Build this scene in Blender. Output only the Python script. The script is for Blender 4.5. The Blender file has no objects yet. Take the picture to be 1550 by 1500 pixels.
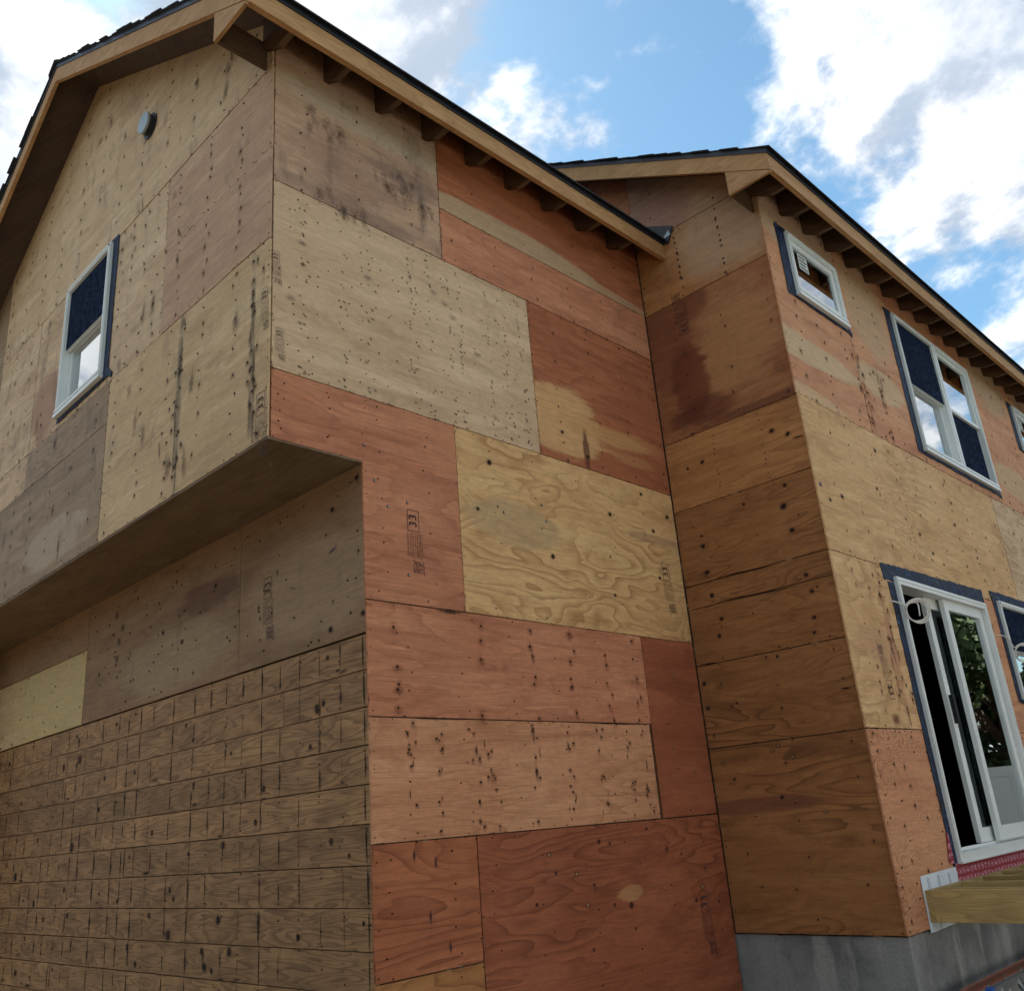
import bpy, math, random
from mathutils import Vector, Matrix
R = random.Random(7)
S = bpy.context.scene
COLL = S.collection
ZO = 3.575                       # survey datum (underside of the overhang) above the ground

# ------------------------------------------------------------------ camera
cam = bpy.data.objects.new('camera', bpy.data.cameras.new('camera'))
COLL.objects.link(cam); S.camera = cam
cam.data.sensor_width = 36.0; cam.data.lens = 1376.5 / 1550 * 36.0
cam.data.clip_start = 0.05; cam.data.clip_end = 3000
yaw, pit, rol = (math.radians(a) for a in (43.492, 19.863, -4.748))
fw = Vector((-math.sin(yaw)*math.cos(pit), math.cos(yaw)*math.cos(pit), math.sin(pit)))
r0 = Vector((math.cos(yaw), math.sin(yaw), 0)); u0_ = r0.cross(fw)
rt = math.cos(rol)*r0 + math.sin(rol)*u0_; up = -math.sin(rol)*r0 + math.cos(rol)*u0_
m = Matrix((rt, up, -fw)).transposed().to_4x4(); m.translation = Vector((3.823, -2.243, -1.975+ZO))
cam.matrix_world = m

# ------------------------------------------------------------------ node helpers
class NT:
    def __init__(s, tree): s.t = tree
    def n(s, typ, **kw):
        x = s.t.nodes.new(typ)
        for k, v in kw.items(): setattr(x, k, v)
        return x
    def put(s, sock, v):
        if v is None: return
        if isinstance(v, bpy.types.NodeSocket): s.t.links.new(v, sock)
        else:
            if isinstance(v, (tuple, list)) and len(v) == 3 and sock.type == 'RGBA': v = (*v, 1)
            sock.default_value = v
    def math(s, op, a, b=None, c=None, clamp=False):
        x = s.n('ShaderNodeMath', operation=op, use_clamp=clamp)
        for i, v in enumerate((a, b, c)): s.put(x.inputs[i], v)
        return x.outputs[0]
    def vec(s, op, a, b=None):
        x = s.n('ShaderNodeVectorMath', operation=op)
        s.put(x.inputs[0], a); s.put(x.inputs[1], b)
        return x.outputs['Value'] if op in ('LENGTH', 'DOT_PRODUCT', 'DISTANCE') else x.outputs[0]
    def noise(s, v, scale=1.0, detail=2.0, rough=.5, dist=0.0):
        x = s.n('ShaderNodeTexNoise')
        s.put(x.inputs['Vector'], v); s.put(x.inputs['Scale'], scale); s.put(x.inputs['Detail'], detail)
        s.put(x.inputs['Roughness'], rough); s.put(x.inputs['Distortion'], dist)
        return x.outputs[0]
    def rng(s, v, a, b, c=0.0, d=1.0, smooth=True):
        x = s.n('ShaderNodeMapRange', interpolation_type='SMOOTHSTEP' if smooth else 'LINEAR')
        for i, q in enumerate((v, a, b, c, d)): s.put(x.inputs[i], q)
        return x.outputs[0]
    def mix(s, f, a, b, mode='MIX'):
        x = s.n('ShaderNodeMix', data_type='RGBA', blend_type=mode)
        s.put(x.inputs['Factor'], f); s.put(x.inputs['A'], None)
        s.put([i for i in x.inputs if i.name == 'A' and i.type == 'RGBA'][0], a)
        s.put([i for i in x.inputs if i.name == 'B' and i.type == 'RGBA'][0], b)
        return [o for o in x.outputs if o.type == 'RGBA'][0]

# ------------------------------------------------------------------ sky and sun
SUN = Vector((-0.603, 0.276, 0.748)).normalized()
w = bpy.data.worlds.new('World'); S.world = w; w.use_nodes = True
t = NT(w.node_tree); w.node_tree.nodes.clear()
sky = t.n('ShaderNodeTexSky', sky_type='NISHITA'); sky.sun_disc = False
sky.sun_elevation = math.asin(SUN.z); sky.sun_rotation = math.atan2(SUN.x, SUN.y)
sky.air_density = 1.0; sky.dust_density = .25; sky.ozone_density = 1.6
d = t.vec('NORMALIZE', t.n('ShaderNodeTexCoord').outputs['Generated'])
sep = t.n('ShaderNodeSeparateXYZ'); t.put(sep.inputs[0], d)
inv = t.math('DIVIDE', 1.0, t.math('ADD', t.math('MAXIMUM', sep.outputs[2], 0.0), .55))
cmb = t.n('ShaderNodeCombineXYZ'); t.put(cmb.inputs[0], inv); t.put(cmb.inputs[1], inv); t.put(cmb.inputs[2], inv)
pl = t.vec('MULTIPLY', d, cmb.outputs[0])
def field(p):
    a = t.noise(p, 5.2, 10.0, .58, .15)
    b = t.noise(t.vec('ADD', p, (3.1, 1.7, 0.4)), 2.0, 3.0, .5)
    return t.math('ADD', a, t.math('MULTIPLY', t.math('SUBTRACT', b, .5), .45))
raw = field(pl)
sx, sy = SUN.x/(SUN.z+.55), SUN.y/(SUN.z+.55)
tw = t.vec('NORMALIZE', t.vec('SUBTRACT', (sx, sy, .576), pl))
off = t.n('ShaderNodeVectorMath', operation='SCALE'); t.put(off.inputs[0], tw); off.inputs[3].default_value = .03
lit = t.math('SUBTRACT', raw, field(t.vec('ADD', pl, off.outputs[0])))
dens = raw
def bank(c, inner, outer, amt):   # a bank of cloud (or a clear gap) round a compass direction
    global dens
    k = t.vec('DOT_PRODUCT', d, tuple(Vector(c).normalized()))
    dens = t.math('ADD', dens, t.rng(k, math.cos(math.radians(outer)), math.cos(math.radians(inner)), 0.0, amt))
CLOUDS = [((-.17, .78, .60), 4, 21, .10), ((.20, .85, .45), 8, 34, .05), ((-.66, .18, .73), 5, 20, .13),
          ((-.47, .57, .68), 3, 9, -.05), ((-.47, .49, .735), 1, 5, .075), ((-.36, .60, .715), 1, 4, .06)]
for c in CLOUDS: bank(*c)
cov = t.rng(dens, .445, .56)
thick = t.rng(dens, .52, .80)
ccol = t.mix(t.rng(lit, -.07, .06), (.36, .425, .52), (.84, .845, .85))
ccol = t.mix(t.math('MULTIPLY', thick, .7), ccol, (.50, .555, .64))
bg1 = t.n('ShaderNodeBackground'); t.put(bg1.inputs[0], t.mix(1.0, sky.outputs[0], (.84, 1.06, 1.0), 'MULTIPLY')); bg1.inputs[1].default_value = .072
bg2 = t.n('ShaderNodeBackground'); t.put(bg2.inputs[0], ccol); bg2.inputs[1].default_value = .62
mx = t.n('ShaderNodeMixShader'); t.put(mx.inputs[0], cov)
t.put(mx.inputs[1], bg1.outputs[0]); t.put(mx.inputs[2], bg2.outputs[0])
out = t.n('ShaderNodeOutputWorld'); t.put(out.inputs[0], mx.outputs[0])
sun = bpy.data.objects.new('sun', bpy.data.lights.new('sun', 'SUN')); COLL.objects.link(sun)
sun.data.energy = 5.0; sun.data.angle = math.radians(.55); sun.data.color = (1, .95, .87)
sun.rotation_euler = SUN.to_track_quat('Z', 'Y').to_euler(); sun.location = SUN*40
S.view_settings.view_transform = 'Standard'; S.view_settings.look = 'None'
S.view_settings.exposure = 1.32; S.view_settings.gamma = 1.0

# ------------------------------------------------------------------ materials
def new_mat(name):
    m = bpy.data.materials.new(name); m.use_nodes = True
    m.node_tree.nodes.clear(); return m, NT(m.node_tree)
def finish(m, t, col, rough=.7, spec=.3, bump=None, bstr=.3, metallic=0.0, bdist=.01):
    b = t.n('ShaderNodeBsdfPrincipled'); t.put(b.inputs['Base Color'], col); t.put(b.inputs['Roughness'], rough)
    b.inputs['Specular IOR Level'].default_value = spec; t.put(b.inputs['Metallic'], metallic)
    if bump is not None:
        k = t.n('ShaderNodeBump'); k.inputs['Strength'].default_value = bstr; k.inputs['Distance'].default_value = bdist
        t.put(k.inputs['Height'], bump); t.put(b.inputs['Normal'], k.outputs[0])
    o = t.n('ShaderNodeOutputMaterial'); t.put(o.inputs[0], b.outputs[0]); return m

def ply(c1, c2, late, seed=0, rings=9.0, ringamt=.4, st=(.55, 2.6), blot=.6, fib=.22, grime=.25, streak=.25, blobs=(), name='plywood', mott=.6):
    """rotary cut veneer: contour figure, fibre, tone blotches, weather grime and named stain shapes"""
    m, t = new_mat(name)
    uv = t.n('ShaderNodeUVMap').outputs[0]
    P = t.vec('ADD', uv, (seed*7.31 % 50, seed*3.77 % 50, seed*.913 % 10))
    fld = t.noise(t.vec('MULTIPLY', P, (st[0], st[1], 1)), 1.6, 2.5, .42, .35)
    g = t.math('FRACT', t.math('MULTIPLY', fld, rings*1.5))
    g = t.math('POWER', t.math('MULTIPLY', g, t.rng(g, 1.0, .93, .25, 1.0)), 2.6)
    presence = t.rng(t.noise(t.vec('MULTIPLY', P, (.8, 1.4, 1)), 1.3, 2.0), .38, .62, .25, 1.0)
    bl = t.rng(t.noise(t.vec('MULTIPLY', P, (.75, 1.7, 1)), 1.5, 4.0, .55), .36, .64)
    col = t.mix(t.math('MULTIPLY', bl, blot), c1, c2)
    gold = tuple(min(.78, c*k) for c, k in zip(c1, (1.16, 1.22, 1.25)))
    col = t.mix(t.rng(t.noise(t.vec('MULTIPLY', P, (.45, 3.6, 1)), 1.7, 5.0, .6), .52, .66, 0, mott), col, gold)
    deep = tuple(a*.6+b*.4 for a, b in zip(c2, late))
    col = t.mix(t.rng(t.noise(t.vec('MULTIPLY', P, (.8, 2.4, 1)), 2.3, 6.0, .64, .4), .50, .68, 0, mott), col, deep)
    sN = t.rng(t.noise(t.vec('MULTIPLY', P, (.55, 13, 1)), 1.5, 3.0, .55), .5, .78)
    col = t.mix(t.math('MULTIPLY', sN, streak), col, late)
    col = t.mix(t.math('MULTIPLY', t.math('MULTIPLY', g, min(ringamt*1.75, .95)), presence), col, late)
    for (cu, cv, ru, rv, soft, c, amt, nz) in blobs:
        q = t.vec('MULTIPLY', t.vec('SUBTRACT', uv, (cu, cv, 0)), (1/ru, 1/rv, 0))
        nn = t.math('ADD', t.math('MULTIPLY', t.noise(t.vec('MULTIPLY', P, (1.0, 7.0, 1)), 2.2, 7.0, .68), .6), t.math('MULTIPLY', t.noise(t.vec('MULTIPLY', P, (1, 1.7, 1)), 2.6, 3.0, .5), .45))
        l = t.math('ADD', t.vec('LENGTH', q), t.math('MULTIPLY', t.math('SUBTRACT', nn, .52), nz*2.3))
        col = t.mix(t.rng(l, 1.0+soft*.6, 1.0-soft*.6, 0.0, amt), col, c)
    fb = t.noise(t.vec('MULTIPLY', P, (5, 170, 1)), 1.0, 3.0, .6)
    f2 = t.noise(t.vec('MULTIPLY', P, (22, 40, 1)), 1.0, 4.0, .65)
    tone = t.math('ADD', t.rng(fb, .25, .75, 1-fib, 1+fib*.7, False), t.rng(f2, .3, .7, -.09, .09, False))
    vm = t.n('ShaderNodeVectorMath', operation='SCALE'); t.put(vm.inputs[0], col); t.put(vm.inputs[3], tone)
    col = vm.outputs[0]
    gr = t.rng(t.noise(t.vec('MULTIPLY', P, (4.0, 1.3, 1)), 1.7, 6.0, .66), .52, .74)
    col = t.mix(t.math('MULTIPLY', gr, grime), col, (.10, .075, .062))
    sp = t.rng(t.noise(P, 85.0, 2.0, .6), .70, .76)
    col = t.mix(t.math('MULTIPLY', sp, .45), col, (.07, .05, .04))
    h = t.math('ADD', t.math('MULTIPLY', fb, .6), t.math('MULTIPLY', g, .5))
    return finish(m, t, col, t.rng(f2, .3, .7, .66, .84, False), .22, h, .22, bdist=.004)

def lumber(name, c1, c2, fine=1.0, rings=5.0, rough=.7, per_object=True, var=.14, grime=.45):
    m, t = new_mat(name)
    uv = t.n('ShaderNodeUVMap').outputs[0]
    P = uv
    oi = t.n('ShaderNodeObjectInfo')
    if per_object:
        c = t.n('ShaderNodeCombineXYZ'); t.put(c.inputs[0], t.math('MULTIPLY', oi.outputs['Random'], 37.0))
        t.put(c.inputs[1], t.math('MULTIPLY', oi.outputs['Random'], 91.0)); P = t.vec('ADD', uv, c.outputs[0])
    fld = t.noise(t.vec('MULTIPLY', P, (.9, 7.5, 1)), 1.5, 2.0, .4, .3)
    g = t.math('FRACT', t.math('MULTIPLY', fld, rings*1.6)); g = t.math('POWER', t.math('MULTIPLY', g, t.rng(g, 1.0, .92, .2, 1.0)), 2.0)
    col = t.mix(t.math('MULTIPLY', g, .8), c1, c2)
    bl = t.rng(t.noise(t.vec('MULTIPLY', P, (2.2, 5, 1)), 1.5, 5.0, .6), .35, .68)
    col = t.mix(t.math('MULTIPLY', bl, .5), col, c2)
    fb = t.noise(t.vec('MULTIPLY', P, (6, 150, 1)), fine, 3.0, .6)
    tone = t.math('ADD', t.rng(fb, .25, .75, .80, 1.15, False), t.rng(oi.outputs['Random'], 0, 1, -var, var, False))
    vm = t.n('ShaderNodeVectorMath', operation='SCALE'); t.put(vm.inputs[0], col); t.put(vm.inputs[3], tone)
    col = vm.outputs[0]
    gr = t.rng(t.noise(t.vec('MULTIPLY', P, (9, 6, 1)), 1.7, 6.0, .66), .58, .76)
    col = t.mix(t.math('MULTIPLY', gr, grime), col, (.06, .045, .035))
    return finish(m, t, col, rough, .25, fb, .3, bdist=.004)

def plain(name, c, rough=.6, spec=.4, var=.12, scale=9.0, metallic=0.0, bstr=.15):
    m, t = new_mat(name)
    g = t.n('ShaderNodeNewGeometry').outputs['Position']
    n = t.noise(g, scale, 6.0, .62)
    n2 = t.noise(g, scale*.17, 3.0, .5)
    tone = t.math('ADD', t.rng(n, .25, .75, 1-var, 1+var, False), t.rng(n2, .3, .7, -var*.8, var*.8, False))
    vm = t.n('ShaderNodeVectorMath', operation='SCALE'); t.put(vm.inputs[0], c); t.put(vm.inputs[3], tone)
    return finish(m, t, vm.outputs[0], t.rng(n, .3, .7, max(rough-.08, .02), rough+.08, False), spec, n, bstr, metallic, .003)

M = {}
M['fascia'] = lumber('fascia_lumber', (.52, .295, .13), (.34, .17, .068))
M['rafter'] = lumber('rafter_lumber', (.13, .075, .042), (.075, .043, .024))  # wood tone darkened, shade of the eave cavity put into the colour
M['treated'] = lumber('treated_lumber', (.50, .36, .15), (.31, .21, .08))
M['board'] = lumber('old_pine_board', (.41, .225, .10), (.12, .058, .026), rings=6.5, var=.15, grime=.85)
M['stud'] = plain('dark_framing', (.06, .042, .03), .9, .1)
M['deck_ply'] = ply((.10, .068, .05), (.075, .05, .037), (.05, .032, .022), 91, name='roof_deck_plywood')  # deck colour carries the shade under the eaves
M['edge'] = plain('cut_plywood_edge', (.42, .30, .19), .85, .1, .3, 60)
M['vinyl'] = plain('white_vinyl', (.74, .76, .74), .38, .45, .05, 5.0, bstr=.03)
M['vinyl2'] = plain('white_vinyl_fence', (.78, .79, .77), .45, .4, .04, 3.0, bstr=.03)
M['shingle'] = plain('asphalt_shingle', (.035, .036, .042), .9, .2, .35, 160, bstr=.6)
M['drip'] = plain('black_drip_edge', (.02, .022, .03), .45, .4, .1)
M['black'] = plain('black_plastic', (.012, .013, .015), .4, .4, .1)
M['nail'] = plain('rusty_nail', (.035, .018, .012), .8, .2, .4, 90)
M['nailb'] = plain('bright_nail', (.40, .36, .30), .45, .5, .2, 90, metallic=.6)
M['ink'] = plain('stamp_ink', (.055, .035, .04), .8, .1, .35, 140)
M['cable'] = plain('white_cable', (.72, .68, .62), .45, .4, .05)
M['alu'] = plain('aluminium', (.30, .32, .34), .42, .5, .12, 30, metallic=.85)
M['fibre'] = plain('orange_fibreglass', (.34, .13, .085), .55, .35, .2, 25)
M['blue'] = plain('blue_plastic', (.02, .11, .42), .45, .4, .1)
M['galv'] = plain('grey_vent_metal', (.36, .42, .45), .5, .4, .08, 20, metallic=.3)
M['membrane'] = plain('white_membrane', (.66, .71, .76), .5, .3, .06, 12)
M['pink'] = plain('pencil_blue', (.10, .12, .30), .8, .1, .2)
M['paper'] = plain('label_paper', (.62, .64, .60), .7, .2, .08, 40)

def tape_mat():
    m, t = new_mat('blue_flashing_tape')
    g = t.n('ShaderNodeNewGeometry').outputs['Position']
    n = t.noise(g, 13.0, 5.0, .6, .6); n2 = t.noise(t.vec('MULTIPLY', g, (9, 9, 34)), 1.0, 3.0, .6)
    col = t.mix(t.rng(n, .46, .60), (.006, .010, .028), (.018, .036, .085))
    col = t.mix(t.rng(n2, .60, .70), col, (.07, .13, .25))
    return finish(m, t, col, t.rng(n, .3, .7, .45, .7, False), .2, n, .9, bdist=.015)
M['tape'] = tape_mat()
def red_mat():
    m, t = new_mat('red_printed_flashing')
    uv = t.n('ShaderNodeUVMap').outputs[0]
    b = t.n('ShaderNodeTexBrick'); b.offset = .5
    t.put(b.inputs['Vector'], t.vec('ADD', uv, (0, 0, 0))); b.inputs['Scale'].default_value = 1.0
    b.inputs['Color1'].default_value = (1, 1, 1, 1); b.inputs['Color2'].default_value = (.8, .8, .8, 1); b.inputs['Mortar'].default_value = (0, 0, 0, 1)
    b.inputs['Mortar Size'].default_value = .018; b.inputs['Mortar Smooth'].default_value = .9
    b.inputs['Brick Width'].default_value = .07; b.inputs['Row Height'].default_value = .055
    n = t.noise(uv, 60.0, 3.0)
    f = t.math('MULTIPLY', b.outputs['Color'], t.rng(n, .42, .55))
    col = t.mix(f, (.30, .010, .028), (.66, .34, .42))
    return finish(m, t, col, .5, .3)
M['red'] = red_mat()
def conc_mat():
    m, t = new_mat('concrete')
    g = t.n('ShaderNodeNewGeometry').outputs['Position']
    a = t.noise(g, 1.6, 6.0, .6); b = t.noise(t.vec('MULTIPLY', g, (3, 3, .6)), 2.0, 4.0, .6); c = t.noise(g, 55.0, 4.0, .6)
    col = t.mix(t.rng(a, .35, .65), (.30, .305, .30), (.15, .155, .155))
    col = t.mix(t.rng(b, .50, .66, 0, .7), col, (.40, .40, .375))
    vm = t.n('ShaderNodeVectorMath', operation='SCALE'); t.put(vm.inputs[0], col); t.put(vm.inputs[3], t.rng(c, .3, .7, .85, 1.12, False))
    return finish(m, t, vm.outputs[0], .85, .2, c, .3, bdist=.005)
M['concrete'] = conc_mat()
def soil_mat():
    m, t = new_mat('soil')
    g = t.n('ShaderNodeNewGeometry').outputs['Position']
    a = t.noise(g, .35, 6.0, .6); c = t.noise(g, 14.0, 6.0, .7)
    col = t.mix(t.rng(a, .42, .6), (.15, .11, .075), (.10, .085, .05))
    vm = t.n('ShaderNodeVectorMath', operation='SCALE'); t.put(vm.inputs[0], col); t.put(vm.inputs[3], t.rng(c, .3, .7, .6, 1.35, False))
    return finish(m, t, vm.outputs[0], .95, .1, c, .8, bdist=.05)
M['soil'] = soil_mat()
def leaf_mat(name, c1, c2):
    m, t = new_mat(name)
    g = t.n('ShaderNodeNewGeometry').outputs['Position']
    col = t.mix(t.rng(t.noise(g, 1.4, 4.0), .35, .65), c1, c2)
    return finish(m, t, col, .6, .3)
M['leaf'] = leaf_mat('leaves', (.04, .07, .022), (.075, .11, .035))
M['bark'] = plain('bark', (.10, .075, .055), .95, .1, .3, 12, bstr=.8)
def glass_mat():
    m, t = new_mat('window_glass')
    fr = t.n('ShaderNodeFresnel'); fr.inputs[0].default_value = 1.62
    g = t.n('ShaderNodeBsdfGlossy'); g.inputs['Roughness'].default_value = .004; g.inputs['Color'].default_value = (.95, .98, 1, 1)
    tr = t.n('ShaderNodeBsdfTransparent'); tr.inputs[0].default_value = (.72, .80, .82, 1)
    n = t.n('ShaderNodeBump'); n.inputs['Strength'].default_value = .02
    t.put(n.inputs['Height'], t.noise(t.n('ShaderNodeNewGeometry').outputs['Position'], 1.5, 1.0)); t.put(g.inputs['Normal'], n.outputs[0])
    x = t.n('ShaderNodeMixShader'); t.put(x.inputs[0], t.math('MULTIPLY', fr.outputs[0], 2.6, clamp=True))
    t.put(x.inputs[1], tr.outputs[0]); t.put(x.inputs[2], g.outputs[0])
    o = t.n('ShaderNodeOutputMaterial'); t.put(o.inputs[0], x.outputs[0]); return m
M['glass'] = glass_mat()
def screen_mat():
    m, t = new_mat('insect_screen')
    g = t.n('ShaderNodeNewGeometry').outputs['Position']
    n = t.noise(g, 26.0, 4.0, .7); n2 = t.noise(g, 2.2, 3.0)
    col = t.mix(t.rng(n, .4, .66), (.007, .012, .028), (.022, .036, .075))
    b = t.n('ShaderNodeBsdfPrincipled'); t.put(b.inputs['Base Color'], col); b.inputs['Roughness'].default_value = .8; b.inputs['Specular IOR Level'].default_value = .02
    tr = t.n('ShaderNodeBsdfTransparent'); x = t.n('ShaderNodeMixShader'); t.put(x.inputs[0], t.rng(n2, .3, .7, .80, .95))
    t.put(x.inputs[1], tr.outputs[0]); t.put(x.inputs[2], b.outputs[0])
    o = t.n('ShaderNodeOutputMaterial'); t.put(o.inputs[0], x.outputs[0]); return m
M['screen'] = screen_mat()
def stain_mat():
    m, t = new_mat('weather_stain')
    uv = t.n('ShaderNodeUVMap').outputs[0]
    a = t.n('ShaderNodeAttribute', attribute_name='tint'); p = t.n('ShaderNodeAttribute', attribute_name='prm')
    ps = t.n('ShaderNodeSeparateColor'); t.put(ps.inputs[0], p.outputs['Color'])
    g = t.n('ShaderNodeNewGeometry').outputs['Position']
    n = t.noise(g, 38.0, 4.0, .6)
    l = t.math('ADD', t.vec('LENGTH', uv), t.math('MULTIPLY', t.math('SUBTRACT', n, .5), ps.outputs[2]))
    f = t.math('MULTIPLY', t.rng(l, ps.outputs[0], .95, 1.0, 0.0), ps.outputs[1])
    b = t.n('ShaderNodeBsdfPrincipled'); t.put(b.inputs['Base Color'], a.outputs['Color']); b.inputs['Roughness'].default_value = .8
    b.inputs['Specular IOR Level'].default_value = .15
    tr = t.n('ShaderNodeBsdfTransparent'); x = t.n('ShaderNodeMixShader'); t.put(x.inputs[0], f)
    t.put(x.inputs[1], tr.outputs[0]); t.put(x.inputs[2], b.outputs[0])
    o = t.n('ShaderNodeOutputMaterial'); t.put(o.inputs[0], x.outputs[0]); return m
M['stain'] = stain_mat()

# ------------------------------------------------------------------ geometry helpers
L, W, DP, XL = 3.635, 1.208, .615, -6.1
FR = {'A': lambda u, z, n: (u, -n, z), 'E': lambda u, z, n: (u, DP-n, z), 'C': lambda u, z, n: (u, L-n, z),
      'B': lambda u, z, n: (n, u, z), 'D': lambda u, z, n: (W+n, u, z), 'X': lambda u, z, n: (u, -n, z)}
def empty(name, loc=(0, 0, 0)):
    o = bpy.data.objects.new(name, None); o.location = loc; COLL.objects.link(o); return o
class MB:
    """collects faces in world survey coordinates; uv in metres"""
    def __init__(s): s.v = []; s.f = []; s.uv = []; s.tint = []; s.prm = []
    def face(s, pts, uvs):
        i = len(s.v); s.v += [(p[0], p[1], p[2]+ZO) for p in pts]; s.f.append(tuple(range(i, i+len(pts)))); s.uv += list(uvs)
    def prism(s, fr, poly, n0, n1, swap=False):
        F = FR[fr]; k = len(poly)
        ar = sum(poly[i][0]*poly[(i+1) % k][1]-poly[(i+1) % k][0]*poly[i][1] for i in range(k))
        if ar < 0: poly = poly[::-1]
        T = (lambda u, z: (z, u)) if swap else (lambda u, z: (u, z))
        s.face([F(u, z, n1) for u, z in poly], [T(u, z) for u, z in poly])
        s.face([F(u, z, n0) for u, z in poly[::-1]], [T(u, z) for u, z in poly[::-1]])
        for i in range(k):
            (a, b), (c, d) = poly[i], poly[(i+1) % k]
            s.face([F(a, b, n0), F(c, d, n0), F(c, d, n1), F(a, b, n1)], [T(a, b+n0), T(c, d+n0), T(c, d+n1), T(a, b+n1)])
    def box(s, fr, u0, u1, z0, z1, n0, n1):
        s.prism(fr, [(u0, z0), (u1, z0), (u1, z1), (u0, z1)], n0, n1, swap=(abs(z1-z0) > abs(u1-u0)))
    def wbox(s, x0, x1, y0, y1, z0, z1):
        d = (x1-x0, y1-y0, z1-z0); a = d.index(max(d))
        P = [(x, y, z) for x in (x0, x1) for y in (y0, y1) for z in (z0, z1)]
        for q in ((0, 1, 3, 2), (4, 6, 7, 5), (0, 4, 5, 1), (2, 3, 7, 6), (0, 2, 6, 4), (1, 5, 7, 3)):
            pts = [P[i] for i in q]
            s.face(pts, [(p[a], sum(p)-p[a]) for p in pts])
    def tube(s, pts, r, k=8, cap=True):
        pts = [Vector(p) for p in pts]; rings = []
        for i, p in enumerate(pts):
            d = (pts[min(i+1, len(pts)-1)]-pts[max(i-1, 0)]).normalized()
            a = d.cross(Vector((.31, .2, .93))).normalized(); b = d.cross(a)
            rr = r[i] if isinstance(r, (list, tuple)) else r
            rings.append([p+a*rr*math.cos(6.2832*j/k)+b*rr*math.sin(6.2832*j/k) for j in range(k)])
        for i in range(len(pts)-1):
            for j in range(k):
                q = (rings[i][j], rings[i][(j+1) % k], rings[i+1][(j+1) % k], rings[i+1][j])
                s.face(q, [(i*.1, j*.02), (i*.1, j*.02+.02), (i*.1+.1, j*.02+.02), (i*.1+.1, j*.02)])
        if cap:
            s.face(rings[0], [(0, 0)]*k); s.face(rings[-1][::-1], [(0, 0)]*k)
    def decal(s, fr, u, z, ru, rz, rot=0.0, col=(.05, .03, .02), alpha=.8, soft=.3, ragged=.4, n=.0022):
        F = FR[fr]; c, sn = math.cos(rot), math.sin(rot)
        s.face([F(u+a*ru*c-b*rz*sn, z+a*ru*sn+b*rz*c, n) for a, b in ((-1, -1), (1, -1), (1, 1), (-1, 1))], ((-1, -1), (1, -1), (1, 1), (-1, 1)))
        s.tint += [(*col, 1)]*4; s.prm += [(soft, alpha, ragged, 1)]*4
    def disc(s, fr, u, z, r, n0, n1, k=7, ru=None):
        a0 = R.random()*6.28
        s.prism(fr, [(u+(ru or r)*math.cos(a0+6.2832*i/k), z+r*math.sin(a0+6.2832*i/k)) for i in range(k)], n0, n1)
    def mesh(s, name):
        me = bpy.data.meshes.new(name); me.from_pydata(s.v, [], s.f)
        uvl = me.uv_layers.new(name='UVMap'); uvl.data.foreach_set('uv', [c for q in s.uv for c in q])
        for nm, dat in (('tint', s.tint), ('prm', s.prm)):
            if dat:
                at = me.attributes.new(nm, 'FLOAT_COLOR', 'POINT'); at.data.foreach_set('color', [c for q in dat for c in q])
        return me
    def build(s, name, mat, parent=None, smooth=False, kind=None):
        me = s.mesh(name); me.materials.append(M[mat] if isinstance(mat, str) else mat)
        if smooth: me.polygons.foreach_set('use_smooth', [True]*len(me.polygons))
        o = bpy.data.objects.new(name, me); COLL.objects.link(o)
        if parent: o.parent = parent
        if kind: o['kind'] = kind
        return o
def one(name, mat, parent, *boxes, fr=None):
    b = MB()
    for q in boxes: b.box(fr, *q) if fr else b.wbox(*q)
    return b.build(name, mat, parent)
def clip(poly, a, b, c):           # keep a*u+b*z <= c
    out = []
    for i in range(len(poly)):
        p, q = poly[i], poly[(i+1) % len(poly)]
        dp, dq = a*p[0]+b*p[1]-c, a*q[0]+b*q[1]-c
        if dp <= 0: out.append(p)
        if dp*dq < 0:
            k = dp/(dp-dq); out.append((p[0]+k*(q[0]-p[0]), p[1]+k*(q[1]-p[1])))
    return out
def cells(u0, u1, z0, z1, openings, halves=()):
    us = sorted({u0, u1, *[x for o in openings for x in o[:2] if u0 < x < u1]})
    zs = sorted({z0, z1, *[x for o in openings for x in o[2:] if z0 < x < z1]})
    res = []
    for a, b in zip(us, us[1:]):
        for c, d in zip(zs, zs[1:]):
            mu, mz = (a+b)/2, (c+d)/2
            if any(o[0] < mu < o[1] and o[2] < mz < o[3] for o in openings): continue
            p = [(a, c), (b, c), (b, d), (a, d)]
            for h in halves:
                p = clip(p, *h)
                if len(p) < 3: break
            if len(p) >= 3: res.append(p)
    return res

# ------------------------------------------------------------------ ground
g = MB(); g.face([(-400, -400, -ZO), (400, -400, -ZO), (400, 400, -ZO), (-400, 400, -ZO)], [(0, 0), (1, 0), (1, 1), (0, 1)])
ground = g.build('ground', 'soil'); ground['kind'] = 'structure'

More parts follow.
